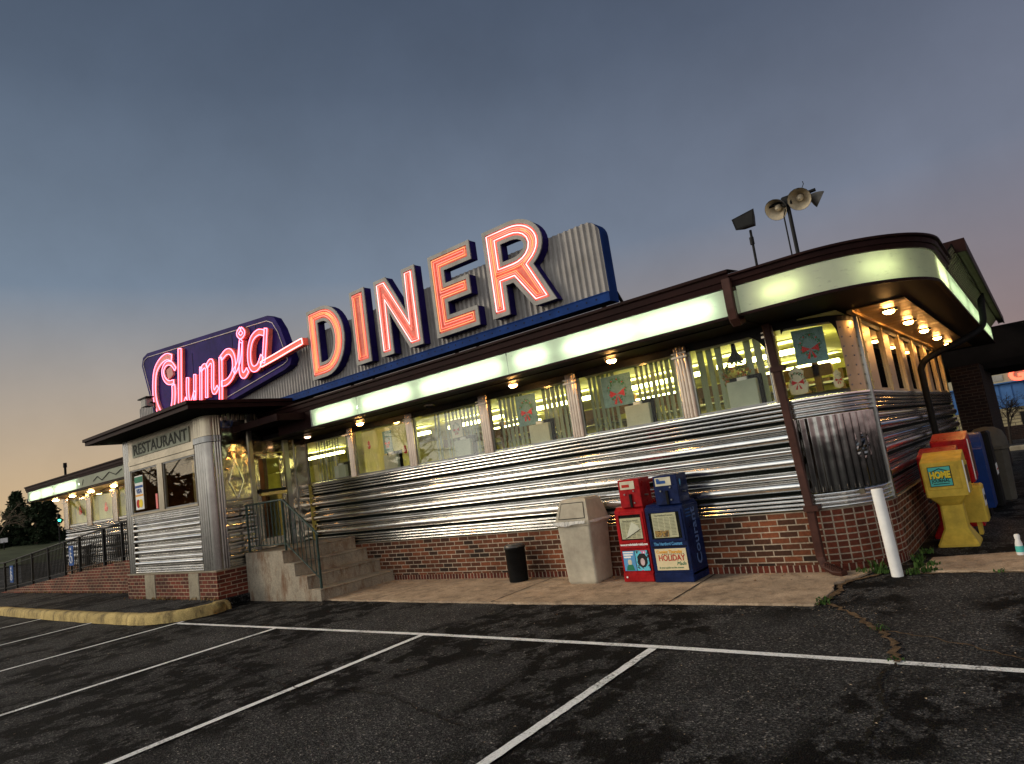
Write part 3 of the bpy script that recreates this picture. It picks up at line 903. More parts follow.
# corner: rib bands and the vertically fluted panel
mb = MB()
sweep(mb, CORNER, rib_profile(ZB, ZB + 0.185, 4), True)
mb.build('lower_corner_band', 'steel', DIN); mb = MB()
sweep(mb, CORNER, rib_profile(ZT - 0.20, ZT, 4), True)
sweep(mb, CORNER, [(0.004, ZT), (0.035, ZT + 0.004), (0.035, ZT + 0.022), (-0.12, ZT + 0.035)], False)
mb.build('upper_corner_band', 'steel', DIN)
fl = []
NF = 150
for i in range(NF + 1):
    a = 90 * i / NF
    rr_ = RW + 0.004 + 0.020 * (0.5 + 0.5 * math.cos(a / 90 * 13 * 2 * PI))
    fl.append((CX + rr_ * math.sin(R(a)), CY - rr_ * math.cos(R(a))))
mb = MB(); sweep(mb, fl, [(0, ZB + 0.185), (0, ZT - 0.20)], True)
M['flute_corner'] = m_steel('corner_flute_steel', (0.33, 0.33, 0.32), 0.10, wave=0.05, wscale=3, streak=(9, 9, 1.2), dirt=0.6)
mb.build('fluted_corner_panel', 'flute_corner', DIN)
rnd = random.Random(12); kk = MB(); G = []
for i in range(13):
    row = []
    for j in range(15):
        a = 46 + i * 2.0; z = 1.12 + j * 0.024
        e_ = math.exp(-((i - 6) / 3.6) ** 2 - ((j - 7) / 4.2) ** 2)
        o_ = RW + 0.004 + (0.020 + rnd.uniform(-.018, .018)) * e_
        row.append((CX + o_ * math.sin(R(a)), CY - o_ * math.cos(R(a)), z))
    G.append(row)
for i in range(12):
    for j in range(14): kk.face([G[i][j], G[i + 1][j], G[i + 1][j + 1], G[i][j + 1]])
kk.build('dented_patch', 'flute_corner', DIN)
# side wall
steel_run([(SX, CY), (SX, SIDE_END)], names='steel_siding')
mb = MB(); mb.box(SX - 0.02, SX + 0.045, CY - 0.03, CY + 0.03, ZB, 2.80); mb.build('corner_trim', 'steel_dull', DIN)
# brick base
BO = 0.05
mb = MB(); sweep(mb, [(-11.5, FY), (-2.22, FY)], [(BO, 0.10), (BO, ZB)]); sweep(mb, [(-25.3, FY), (-15.0, FY)], [(BO, 0.0), (BO, ZB)])
mb.build('brick_base', 'brick', DIN)
mb = MB(); sweep(mb, [(-11.5, FY), (-2.22, FY)], [(BO + 0.004, -0.02), (BO + 0.004, 0.10)]); sweep(mb, CORNER, [(BO + 0.004, -0.02), (BO + 0.004, 0.10)])
mb.build('brick_footing', 'brick_soldier', DIN)
mb = MB(); sweep(mb, CORNER, [(BO, 0.10), (BO, ZB)]); mb.build('brick_corner', 'brick_stack', DIN)
mb = MB(); sweep(mb, [(SX, CY), (SX, SIDE_END)], [(BO, -0.02), (BO, ZB)]); mb.build('brick_side', 'brick', DIN)
mb = MB(); sweep(mb, [(-25.3, FY), (-15, FY)], [(BO + .002, ZB), (-0.02, ZB + .003)]); sweep(mb, [(-11.5, FY), (-2.22, FY)] + CORNER[1:] + [(SX, SIDE_END)], [(BO + .006, ZB - .004), (-0.04, ZB + .002)])
mb.build('base_ledge', 'patch', DIN)
# inner core behind the siding
mb = MB()
sweep(mb, [(-25.3, 13.5), (-25.3, FY), (CX, FY)] + CORNER[1:] + [(SX, SIDE_END)], [(-0.04, 0.0), (-0.04, ZT + 0.02), (-0.16, ZT + 0.02), (-0.16, 0.0)])
mb.build('wall_core', 'in_wall', DIN)
mb = MB(); mb.box(-25.3, SX - 0.1, 13.5, 13.7, 0, 2.8); mb.box(-25.34, -25.30, FY + .05, 13.5, 0, 2.8); mb.box(-9.0, SX, 16.9, 17.1, 0, 2.8); mb.box(-9.1, -8.9, 13.7, 17, 0, 2.8)
mb.build('back_wall', 'in_wall', DIN)
mb = MB(); mb.box(-25.2, SX - 0.15, FY + 0.17, 16.9, 0.80, 0.85); mb.build('inside_floor', 'in_floor', DIN)
mb = MB(); mb.box(-25.28, SX - 0.03, FY + 0.03, 16.9, 2.787, 2.80); mb.build('inside_ceiling', 'in_ceiling', DIN)
# header above the windows
mb = MB(); sweep(mb, [(-25.3, FY), (CX, FY)] + CORNER[1:] + [(SX, SIDE_END)], [(0.02, 2.72), (0.02, 2.815)])
mb.build('window_header', 'black_metal', DIN)

# window posts and panes on the front
def fluted_post(x0, x1, y, z0, z1, mat='post', parent=DIN, depth=0.07, n=4, cap=True):
    mb = MB(); pts = []
    w = (x1 - x0)
    for i in range(n * 6 + 1):
        t = i / (n * 6)
        pts.append((x0 + w * t, y - depth * 0.7 - 0.014 * abs(math.sin(PI * n * t)) - depth * 0.3 * math.sin(PI * t)))
    path = [(x0, y + 0.02)] + pts + [(x1, y + 0.02)]
    sweep(mb, path, [(0, z0), (0, z1)], False)
    if cap: mb.box(x0 - 0.012, x1 + 0.012, y - depth - 0.03, y, z1 - 0.14, z1 - 0.115); mb.box(x0 - 0.01, x1 + 0.01, y - depth - 0.025, y, z1 - 0.085, z1 - 0.07)
    return mb.build('window_post', mat, parent)
posts = [(-11.68, -11.56), (-10.14, -10.00), (-8.52, -8.34), (-6.80, -6.62), (-5.13, -4.95), (-3.46, -3.28), (-2.33, -2.21)]
for a, b in posts: fluted_post(a, b, FY, ZT + 0.02, 2.80)
bays = [(-11.56, -10.14), (-10.00, -8.52), (-8.34, -6.80), (-6.62, -5.13), (-4.95, -3.46), (-3.28, -2.33)]
def window(x0, x1, y, z0, z1, parent=DIN, glass='glass', mat='steel_dull', nm='window'):
    f = MB(); e = 0.022
    f.box(x0, x0 + e, y - 0.015, y + 0.02, z0, z1); f.box(x1 - e, x1, y - 0.015, y + 0.02, z0, z1)
    f.box(x0 + e, x1 - e, y - 0.014, y + 0.02, z0, z0 + e); f.box(x0 + e, x1 - e, y - 0.014, y + 0.02, z1 - e, z1)
    o = f.build(nm, mat, parent)
    g = MB(); g.box(x0 + e, x1 - e, y, y + 0.006, z0 + e, z1 - e); g.build('pane', glass, o)
    return o
for a, b in bays: window(a, b, FY - 0.005, ZT + 0.03, 2.76)
# arched top of the last bay
k = MB()
for sgn, xc in ((1, -2.33), (-1, -3.28)):
    if sgn == 1:
        pts = [(xc, 2.77), (xc, 2.45)] + [(xc - 0.30 + 0.30 * math.cos(R(t)), 2.45 + 0.30 * math.sin(R(t))) for t in range(10, 91, 10)] + [(xc - .30, 2.77)]
        k.extrude2d(pts, [], lambda u, v, dd: (u, dd, v), FY - 0.03, FY - 0.012)
k.build('arched_head', 'black_metal', DIN)
# wing windows
wp = [(-25.34, -24.95), (-23.35, -23.0), (-21.35, -21.0), (-19.3, -19.0), (-17.3, -17.0), (-15.3, -15.0)]
for a, b in wp: fluted_post(a, b, FY, ZT - 0.07, 2.80)
for (a, b), (c_, d_) in zip(wp, wp[1:]): window(b, c_, FY - 0.005, ZT + 0.03, 2.76)
# curved corner window
ca = [(CX + (RW - 0.01) * math.sin(R(t)), CY - (RW - 0.01) * math.cos(R(t))) for t in range(6, 59, 4)]
f = MB(); sweep(f, ca, [(0.0, 2.70), (0.02, 2.71), (0.01, 2.80)]); f.build('corner_window_head', 'steel_dull', DIN)
f = MB(); sweep(f, ca, [(0.01, ZT + 0.03), (0.02, ZT + 0.06), (0.0, ZT + 0.075)])
o = f.build('corner_window', 'steel_dull', DIN)
g = MB(); sweep(g, ca, [(0, ZT + 0.07), (0, 2.71)], True); g.build('pane', 'glass', o)
# arched corners over the corner window
k = MB()
def on_arc(t, z, o=0.012): return (CX + (RW + o) * math.sin(R(t)), CY - (RW + o) * math.cos(R(t)), z)
for a0, sg in ((57, -1), (6, 1)):
    prev = None
    for i in range(9):
        t = i / 8; zz = 2.76 - (0.26 if sg < 0 else 0.10) * (1 - math.sqrt(max(0, 1 - (1 - t) ** 2)))
        ang = a0 + sg * 16 * t
        if prev: k.face([on_arc(prev[0], prev[1]), on_arc(ang, zz), on_arc(ang, 2.81), on_arc(prev[0], 2.81)])
        prev = (ang, zz)
k.build('arched_head', 'black_metal', DIN)
mb = MB(); sweep(mb, [(CX + (RW + 0.012) * math.sin(R(t)), CY - (RW + 0.012) * math.cos(R(t))) for t in range(57, 91, 3)], [(0, ZT + 0.03), (0, 2.80)], True)
M['post_plate'] = m_steel('corner_plate_steel', (0.62, 0.49, 0.29), 0.33, wave=0.08, wscale=3, streak=(9, 9, 1))
mb.build('corner_plate', 'post_plate', DIN)
k = MB()
for t in (60, 72, 86):
    for i in range(7):
        p = Vector(on_arc(t, ZT + 0.10 + i * 0.11, 0.014)); nrm = Vector((math.sin(R(t)), -math.cos(R(t)), 0))
        MB().tube([p - nrm * 0.004, p + nrm * 0.004], 0.011, 8).build('rivet', 'steel_dull', DIN)
k = MB(); p = on_arc(25, 1.42, 0.0)
# side windows
ny = 6; y0 = 8.72; y1 = 16.6; bw = (y1 - y0) / ny
for i in range(ny + 1):
    y = y0 + i * bw
    mb = MB(); mb.box(SX - 0.03, SX + 0.035, y - 0.05, y + 0.05, ZT + 0.03, 2.80)
    for q in range(7): mb.tube([(SX + 0.034, y, ZT + .12 + q * .12), (SX + 0.042, y, ZT + .12 + q * .12)], 0.010, 6)
    mb.build('side_window_post', 'side_post', DIN)
for i in range(ny):
    a, b = y0 + i * bw + 0.05, y0 + (i + 1) * bw - 0.05
    f = MB(); f.box(SX - 0.02, SX + 0.012, a, b, ZT + .03, ZT + .06); f.box(SX - 0.02, SX + 0.012, a, b, 2.74, 2.77)
    # a steel panel fills half of each bay
    f.box(SX - 0.015, SX + 0.006, a, a + (b - a) * 0.45, ZT + .06, 2.74)
    o = f.build('side_window', 'side_post', DIN)
    g = MB(); g.box(SX - 0.004, SX + 0.002, a + (b - a) * 0.45, b, ZT + .06, 2.74); g.build('pane', 'glass_side', o)

# eaves: soffit, light band, fascia, roof
LX, LY, LR = -1.60, 7.83, 1.03
def eave(o=0.0, x0=-25.4, yend=17.6):
    return [(x0, LY - LR - o)] + [(LX, LY - LR - o)] + arc(LX, LY, LR + o, 0, 90, 16)[1:] + [(LX + LR + o, yend)]
def flat_poly(pts, z, down=True):
    mb = MB(); mb.extrude2d(pts, [], lambda u, v, dd: (u, v, dd), z + 0.006, z - 0.006); return mb
po = eave(0.0, -25.45) + [(-25.45, 17.6)]
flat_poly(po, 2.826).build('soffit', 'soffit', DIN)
mb = MB(); mb.box(-1.46, -0.93, 8.15, 16.95, 2.806, 2.816); mb.box(-1.50, -1.44, 8.10, 16.95, 2.775, 2.806); mb.build('copper_soffit', 'copper', DIN)
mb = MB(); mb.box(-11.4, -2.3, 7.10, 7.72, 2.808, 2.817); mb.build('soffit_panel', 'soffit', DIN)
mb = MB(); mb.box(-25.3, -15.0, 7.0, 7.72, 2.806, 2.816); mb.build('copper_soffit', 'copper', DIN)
# bottom lip of the light band
mb = MB(); sweep(mb, eave(0.0, -9.86), [(-0.02, 2.835), (-0.02, 2.815), (0.022, 2.812), (0.022, 2.842)])
sweep(mb, [(-25.45, LY - LR), (-14.2, LY - LR)], [(-0.02, 2.835), (-0.02, 2.815), (0.022, 2.812), (0.022, 2.842)])
mb.build('band_lip', 'brown', DIN)
Z0, Z1 = 2.842, 3.130
def band(path, mat, nm='light_panel'):
    mb = MB(); sweep(mb, path, [(0.004, Z0), (0.010, Z1)], True); return mb.build(nm, mat, DIN)
yF = LY - LR
for a, b in ((-9.84, -8.58), (-8.57, -5.37), (-5.36, -2.36)):
    band([(a, yF), (b, yF)], 'panel')
band([(-2.22, yF), (LX, yF)] + arc(LX, LY, LR, 0, 90, 16)[1:] + [(LX + LR, 8.0)], 'panel_old')
yy = [8.0, 10.3, 12.6, 14.9, 17.5]
for a, b in zip(yy, yy[1:]): band([(LX + LR, a + 0.006), (LX + LR, b - 0.006)], 'panel')
for a, b, m_ in ((-25.40, -23.1, 'panel'), (-23.09, -21.0, 'panel'), (-20.98, -17.7, 'panel_old'), (-17.68, -14.3, 'panel')): band([(a, yF), (b, yF)], m_)
# strokes drawn on the middle panel of the wing
k = MB(); k.tube([(-19.9, yF - .02, 2.93), (-19.6, yF - .02, 3.03), (-19.3, yF - .02, 2.90), (-18.8, yF - .02, 3.06), (-18.4, yF - .02, 2.95), (-18.0, yF - .02, 3.05)], 0.010, 5)
k.tube([(-20.7, yF - .02, 2.90), (-20.6, yF - .02, 3.05)], 0.008, 5); k.build('panel_lettering', 'ink', DIN)
# box behind the panels
mb = MB()
for p in (eave(0.0, -9.86), [(-25.42, yF), (-14.2, yF)]):
    sweep(mb, p, [(-0.24, Z1 + 0.02), (-0.24, Z0 - 0.008)][::-1])
    sweep(mb, p, [(-0.24, Z0 - 0.006), (0.0, Z0 - 0.006)]); sweep(mb, p, [(0.0, Z1 + 0.012), (-0.24, Z1 + 0.012)])
mb.box(-9.87, -9.845, yF - .01, yF + 0.24, Z0 - .03, Z1 + .02)
mb.box(-25.45, -25.42, yF - .01, yF + 0.24, Z0 - .03, Z1 + .02)
mb.build('light_box', 'inner_white', DIN)
def tubes(segs, mat, y=yF + 0.10, z=2.985):
    for a, b in segs:
        MB().tube([(a, y, z), (b, y, z)], 0.019, 8).build('fluorescent_tube', mat, DIN)
tubes([(-9.72, -8.68), (-8.42, -7.3), (-7.05, -5.5), (-5.22, -4.72), (-4.45, -3.45), (-3.38, -2.5)], 'tube')
tubes([(-1.98, -1.62)], 'tube_warm')
tubes([(-25.2, -24.2), (-24.1, -23.1), (-22.9, -21.2), (-17.3, -16.0), (-15.9, -14.6)], 'tube')
q = [(x, y, 2.985) for x, y in arc(LX, LY, LR - 0.12, 30, 50, 6)]
MB().tube(q, 0.019, 8).build('fluorescent_tube', 'tube_warm', DIN)
for a, b in ((7.95, 8.9), (9.1, 11.4), (11.6, 13.9), (14.1, 17.2)):
    MB().tube([(LX + LR - 0.10, a, 2.985), (LX + LR - 0.10, b, 2.985)], 0.019, 8).build('fluorescent_tube', 'tube_warm' if a < 9 else 'tube_side', DIN)
# brown fascia and gutter
fas = [(-0.20, 3.135), (0.030, 3.136), (0.040, 3.20), (0.055, 3.205), (0.060, 3.27), (0.085, 3.285), (0.085, 3.315), (0.03, 3.325), (-0.3, 3.36)]
mb = MB(); sweep(mb, [(-25.5, LY - LR), (-2.26, LY - LR)], fas); mb.build('fascia', 'brown', DIN)
fas2 = [(o_, 3.135 + (z_ - 3.135) * 0.70) for o_, z_ in fas]
mb = MB(); sweep(mb, eave(0, -2.26, 9.0), fas2); mb.build('fascia', 'brown', DIN)
mb = MB(); po = eave(-0.05, -25.4) + [(-25.4, 17.6)]
mb.extrude2d(eave(-0.30, -25.4) + [(-25.4, 17.6)], [], lambda u, v, dd: (u, v, dd), 3.30, 3.15); mb.build('roof', 'roof', DIN)
# louvred strip and box gutter on the side
mb = MB(); gx = LX + LR
mb.face([(gx - 0.03, 8.6, 3.15), (gx - 0.03, 17.6, 3.15), (gx + 0.135, 17.6, 3.335), (gx + 0.135, 8.6, 3.335)])
mb.build('louvre_back', 'black', DIN)
mb = MB()
for i in range(64):
    y = 8.7 + i * 0.14
    mb.face([(gx - 0.015, y, 3.145), (gx - 0.015, y + 0.075, 3.145), (gx + 0.13, y + 0.075, 3.30), (gx + 0.13, y, 3.30)])
    mb.face([(gx - 0.015, y, 3.145), (gx + 0.13, y, 3.30), (gx + 0.12, y + 0.02, 3.33), (gx - 0.02, y, 3.145)])
mb.build('louvres', 'louvre', DIN)
mb = MB(); mb.box(gx + 0.14, gx + 0.22, 9.0, 18.6, 3.315, 3.33)
mb.build('gutter_underside', 'gutter_under', DIN)
mb = MB(); mb.box(gx + 0.22, gx + 0.24, 8.98, 18.6, 3.29, 3.44); mb.box(gx + 0.0, gx + 0.22, 8.98, 9.0, 3.29, 3.44); mb.box(gx - .1, gx + 0.22, 9.0, 18.6, 3.42, 3.44); mb.box(gx + 0.13, gx + .14, 9.0, 18.6, 3.295, 3.42)
mb.build('box_gutter', 'brown', DIN)
# roof edge ridge seen above the corner

# recessed lamps under the eaves
def can(x, y, mat='bulb', z=2.80, r=0.062):
    o = MB(); o.lathe(x, y, [(r + 0.030, z + 0.006), (r + 0.032, z - 0.012), (r + 0.004, z - 0.016), (r, z - 0.004)], 18, cap=False)
    o = o.build('eave_lamp', 'post', DIN)
    MB().lathe(x, y, [(r, z - 0.010), (r * 0.92, z - 0.030), (r * 0.6, z - 0.046), (0.004, z - 0.052)], 18, cap=True).build('bulb', mat, o)
for x, on in ((-10.86, 0.5), (-9.27, 1), (-7.50, 0), (-5.77, 1), (-4.13, 1)):
    can(x, 7.36, 'bulb' if on == 1 else ('bulb_dim' if on else 'black'))
for y in (8.75, 10.2, 11.7, 13.3, 15.0): can(-1.18, y, 'bulb')
for x in (-25.0, -23.5, -22.0, -20.3, -18.4): can(x, 7.42, 'bulb_left', r=0.085)

# downspouts
def pipe(pts, w, dpt, mat, nm='downspout', parent=DIN):
    """square section pipe through the points"""
    mb = MB(); rs = []
    P = [Vector(p) for p in pts]
    for i, p in enumerate(P):
        t = (P[min(i + 1, len(P) - 1)] - P[max(i - 1, 0)]).normalized()
        u = Vector((1, 0, 0)); u = (u - t * u.dot(t)).normalized(); v = t.cross(u)
        rs.append([p + u * (w / 2 * a) + v * (dpt / 2 * b) for a, b in ((-1, -.8), (-.8, -1), (.8, -1), (1, -.8), (1, .8), (.8, 1), (-.8, 1), (-1, .8))])
    mb.rings(rs, smooth=False)
    return mb.build(nm, mat, parent)
pipe([(-2.29, 6.735, 3.22), (-2.29, 6.735, 2.90), (-2.29, 6.75, 2.80), (-2.285, 6.80, 2.75), (-2.285, 6.95, 2.79)], 0.09, 0.06, 'brown_pipe', 'gutter_outlet')
dsp = pipe([(-2.26, 7.675, 2.81), (-2.24, 7.675, 2.3), (-2.205, 7.675, 1.2), (-2.17, 7.64, 0.70), (-2.165, 7.64, 0.20), (-2.14, 7.62, 0.12), (-2.03, 7.57, 0.06), (-1.93, 7.52, 0.045)], 0.085, 0.065, 'brown_pipe')
mb = MB()
for z in (2.28, 0.72): mb.box(-2.30 + (2.28 - z) * 0.045, -2.15 + (2.28 - z) * 0.045, 7.625 - (0.04 if z < 1 else 0), 7.73, z - 0.03, z + 0.03)
mb.build('strap', 'brown_pipe', dsp)
mb = MB()
for i in range(9):
    t = i / 8; x = -2.12 + 0.16 * t; y = 7.61 - 0.07 * t; z = 0.10 - 0.05 * t
    mb.box(x - 0.006, x + 0.006, y - 0.045, y + 0.04, z - 0.045, z + 0.045)
mb.build('elbow_ribs', 'brown_pipe', dsp)
mb = MB(); mb.tube(smooth_line([(-.44, 13.0, 3.40), (-.47, 13.0, 3.1), (-.52, 12.95, 2.80), (-.75, 12.6, 2.62), (-1.2, 12.15, 2.42), (-1.36, 12.1, 2.28), (-1.38, 12.1, 2.05), (-1.38, 12.12, 1.0), (-1.38, 12.12, 0.1)], 5), 0.05, 8)
mb.build('downspout', 'black', DIN)

# rear extension with dark brick end wall
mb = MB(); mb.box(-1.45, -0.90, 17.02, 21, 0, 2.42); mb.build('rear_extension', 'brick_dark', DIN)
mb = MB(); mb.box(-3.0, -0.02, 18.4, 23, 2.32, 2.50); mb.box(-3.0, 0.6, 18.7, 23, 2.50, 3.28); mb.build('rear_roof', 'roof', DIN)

# ------------------------------------------------------------------ entrance vestibule (part of the same building)
VX0, VX1, VY = -15.13, -11.50, 5.75
VZB, VZT = 0.63, 1.785
mb = MB(); mb.box(VX0 - 0.05, VX1 + 0.05, VY - 0.05, 7.72, -0.02, 0.615); mb.build('vestibule_brick_base', 'brick_red', DIN)
mb = MB(); mb.box(VX0 - 0.06, VX1 + 0.06, VY - 0.06, 7.73, 0.615, 0.632); mb.build('vestibule_ledge', 'patch', DIN)
for a, b in ((-14.33, -13.88), (-12.48, -12.10)):
    mb = MB(); mb.bevbox(a, b, VY - 0.062, VY - 0.04, 0.12, 0.60, 0.01); mb.build('concrete_patch', 'patch', DIN)
def vrun(path):
    mb = MB()
    sweep(mb, path, rib_profile(VZB, VZB + 0.13, 3), True)
    n = 4; z0, z1 = VZB + 0.13, VZT - 0.16; h = (z1 - z0) / n
    pr = []
    for i in range(n):
        a = z0 + i * h
        pr += [(-0.015, a), (0.0, a + .04 * h)]
        for k_ in range(1, 7): pr.append((0.004 + 0.042 * math.sin(PI * k_ / 7) ** 0.8, a + h * (0.04 + 0.46 * k_ / 7)))
        pr += [(-0.012, a + .52 * h), (-0.012, a + .60 * h)]
        for k_ in range(1, 6): pr.append((0.0 + 0.030 * math.sin(PI * k_ / 6) ** 0.8, a + h * (0.60 + 0.30 * k_ / 6)))
        pr += [(-0.015, a + .92 * h)]
    pr.append((-0.015, z1))
    sweep(mb, path, pr, True)
    sweep(mb, path, rib_profile(VZT - 0.16, VZT, 4), True)
    return mb
mb = vrun([(-14.78, VY), (-11.93, VY)]); mb.build('vestibule_siding', 'steel', DIN)
mb = vrun([(VX1, 5.96), (VX1, 6.52)]); mb.build('vestibule_side_siding', 'steel', DIN)
mb = MB(); mb.box(-14.85, -11.9, VY + 0.03, VY + 0.12, VZB, VZT); mb.box(VX1 - 0.12, VX1 - 0.03, 5.9, 6.6, VZB, 3.3); mb.build('vestibule_wall_core', 'steel_dull', DIN)
mb = MB(); mb.box(-14.80, -11.93, VY - 0.05, VY + 0.10, VZT, VZT + 0.035); mb.build('vestibule_sill', 'header', DIN)
# posts
mb = MB()
def flute_path(x0, y0, x1, y1, n, amp=0.014):
    a = Vector((x0, y0)); b = Vector((x1, y1)); dr = (b - a); nn = Vector((dr.y, -dr.x)).normalized()
    return [tuple(a + dr * (i / (n * 6)) + nn * amp * abs(math.sin(PI * i / 6))) for i in range(n * 6 + 1)]
sweep(mb, [(VX0, VY + .3)] + [(VX0, VY), (VX0 + 0.02, VY - 0.02)] + flute_path(VX0 + .02, VY - .02, -14.80, VY - .02, 3), [(0, VZB), (0, 3.34)])
mb.build('vestibule_post', 'steel_flute', DIN)
mb = MB()
pth = flute_path(-11.95, VY - .025, -11.62, VY - .025, 4) + [(VX1 - 0.12 + 0.13 * math.sin(R(t)), VY + 0.105 - 0.13 * math.cos(R(t))) for t in range(10, 90, 10)] + flute_path(VX1 + .01, VY + 0.11, VX1 + .01, 6.0, 3)
sweep(mb, pth, [(0, VZB), (0, 2.86)])
mb.build('vestibule_corner_post', 'steel_flute', DIN)
mb = MB(); sweep(mb, pth, [(0.004, 2.98), (0.004, 3.34)]); mb.build('vestibule_corner_cap', 'header', DIN)
mb = MB(); sweep(mb, pth, [(0.0, 2.86), (0.02, 2.87), (0.02, 2.97), (0.0, 2.98)]); mb.build('post_collar', 'steel_dull', DIN)
# mullion, header and transom
mb = MB(); mb.box(-13.52, -13.30, VY - 0.03, VY + 0.05, VZT + .03, 2.72); mb.build('vestibule_mullion', 'header', DIN)
mb = MB(); mb.box(-14.80, -11.95, VY - 0.035, VY + 0.08, 2.71, 2.80); mb.box(-14.80, -11.95, VY - 0.045, VY + 0.08, 2.81, 2.90); mb.box(-14.80, -11.95, VY - 0.03, VY + 0.08, 2.90, 3.34)
mb.build('vestibule_header', 'header', DIN)
window(-14.78, -13.54, VY, VZT + 0.04, 2.71, glass='glass_vest', nm='vestibule_window')
window(-13.28, -12.0, VY, VZT + 0.04, 2.71, glass='glass_vest', nm='vestibule_window')
mb = MB(); mb.box(-14.55, -12.07, VY - 0.05, VY - 0.03, 2.955, 3.235); mb.build('restaurant_panel', 'sign_bg', DIN)
text('restaurant_lettering', 'RESTAURANT', 0.30, (-13.31, VY - 0.056, 3.09), 'sign_ink', DIN, 'front', xs=1.28, bold=0.004)
# vestibule floor, back room surfaces, curtain
mb = MB(); mb.box(VX0, VX1 - .12, VY + .1, 7.78, 0.78, 0.82); mb.build('vestibule_floor', 'in_floor', DIN)
mb = MB(); mb.box(VX0 + .05, VX1 - .1, VY + .12, 7.75, 2.80, 2.83); mb.build('vestibule_ceiling', 'wood', DIN)
mb = MB(); mb.box(VX0, VX0 + 0.04, VY + .1, 7.78, VZB, 2.8); mb.box(VX0, -12.9, 7.6, 7.68, 0.8, 2.8); mb.build('vestibule_inner_wall', 'wood', DIN)
# side wall of the vestibule: panel with diamond, door, panel
def side_sheet(y0, y1, z0, z1, off=0.0, nm='side_panel', mat='steel_sheet'):
    mb = MB(); mb.box(VX1 - 0.03, VX1 + off, y0, y1, z0, z1); return mb.build(nm, mat, DIN)
p1 = side_sheet(6.0, 6.50, 1.80, 3.34, 0.004)
k = MB()
cy_, cz_ = 6.22, 2.12
for s_ in (1.0, 0.93):
    pass
dia = [(cy_ - .15, cz_), (cy_, cz_ - .33), (cy_ + .15, cz_), (cy_, cz_ + .40)]
k.extrude2d(dia, [[(cy_ + (a - cy_) * .86, cz_ + (b - cz_) * .90) for a, b in dia]], lambda u, v, dd: (dd, u, v), VX1 + 0.018, VX1 + 0.004)
k.build('diamond_trim', 'steel', p1)
side_sheet(6.50, 6.58, 0.82, 3.34, 0.03, 'door_jamb', 'steel_dull')
side_sheet(7.22, 7.32, 0.82, 3.34, 0.03, 'door_jamb', 'steel_dull')
side_sheet(7.32, 7.70, 0.82, 3.34, 0.0, 'side_panel')
side_sheet(7.44, 7.46, 0.82, 3.2, 0.02, 'panel_batten', 'steel_dull')
side_sheet(6.58, 7.22, 2.60, 3.34, 0.002, 'door_transom')
dr = MB()
for a in ((6.60, 6.68, 0.84, 2.58), (7.12, 7.20, 0.84, 2.58), (6.68, 7.12, 2.49, 2.58), (6.68, 7.12, 0.84, 1.02)): dr.box(VX1 - 0.03, VX1 + 0.008, *a)
dr = dr.build('entrance_door', 'steel_sheet', DIN)
g = MB(); g.box(VX1 - 0.012, VX1 - 0.006, 6.68, 7.12, 1.02, 2.49); g.build('pane', 'glass', dr)
g = MB(); g.box(VX1 + 0.03, VX1 + 0.05, 6.62, 7.18, 1.86, 1.91); g.box(VX1 + .005, VX1 + 0.05, 6.64, 6.67, 1.84, 1.93); g.build('push_bar', 'black_metal', dr)
g = MB(); g.box(VX1 + 0.03, VX1 + 0.042, 6.66, 7.20, 1.80, 1.85); g.build('push_bar', 'brass', dr)
# vestibule roof and the small canopy over the stairs
mb = MB()
oz = [(-15.3, 5.17), (-10.85, 5.17), (-10.62, 7.5), (-15.3, 7.5)]
mb.extrude2d(oz, [], lambda u, v, dd: (u, v, dd), 3.47, 3.36); mb.build('vestibule_roof', 'roof', DIN)
mb = MB(); sweep(mb, [(-15.36, 7.4), (-15.36, 5.12), (-10.80, 5.12), (-10.56, 7.45)], [(0.0, 3.35), (0.0, 3.42), (0.035, 3.43), (0.035, 3.485), (-0.1, 3.50)]); mb.build('vestibule_fascia', 'brown', DIN)
mb = MB(); mb.box(-11.46, -10.05, 6.27, 6.80, 3.02, 3.10); mb.box(-11.46, -9.88, 6.80, 7.70, 2.84, 2.90); mb.build('door_canopy', 'roof', DIN)
mb = MB(); mb.box(-11.5, -10.03, 6.235, 6.27, 3.0, 3.115); mb.box(-10.05, -10.02, 6.27, 6.84, 3.0, 3.115); mb.box(-10.9, -9.88, 6.785, 6.82, 2.83, 3.14); mb.build('canopy_fascia', 'brown', DIN)
# steel strip under the vestibule roof seen over the canopy
mb = MB()
for i in range(9):
    y = 6.05 + i * 0.09
    mb.box(VX1 + 0.004, VX1 + 0.02, y, y + 0.05, 3.24, 3.36)
mb.build('vent_slats', 'header', DIN)
# card stickers on the vestibule window
st = MB(); st.box(-14.60, -14.22, VY - 0.022, VY - 0.016, 1.90, 2.58); st = st.build('payment_sticker', 'visa', DIN)
k = MB(); k.box(-14.60, -14.22, VY - 0.024, VY - 0.022, 2.44, 2.56); k.build('green_band', 'green_ink', st)
k = MB(); k.box(-14.59, -14.23, VY - 0.024, VY - 0.022, 2.335, 2.385); k.build('blue_band', 'blue_ink', st)
k = MB(); k.box(-14.59, -14.23, VY - 0.024, VY - 0.022, 2.165, 2.20); k.build('orange_band', 'orange_ink', st)
text('card_lettering', 'VISA', 0.13, (-14.41, VY - 0.026, 2.265), 'blue_ink', st, xs=1.0, bold=0.003)
k = MB(); k.tube([(-14.48, VY - 0.0235, 2.02), (-14.48, VY - 0.026, 2.02)], 0.085, 20); k.build('red_disc', 'red_ink', st)
k = MB(); k.tube([(-14.35, VY - 0.0245, 2.02), (-14.35, VY - 0.028, 2.02)], 0.085, 20); k.build('yellow_disc', 'yellow_ink', st)
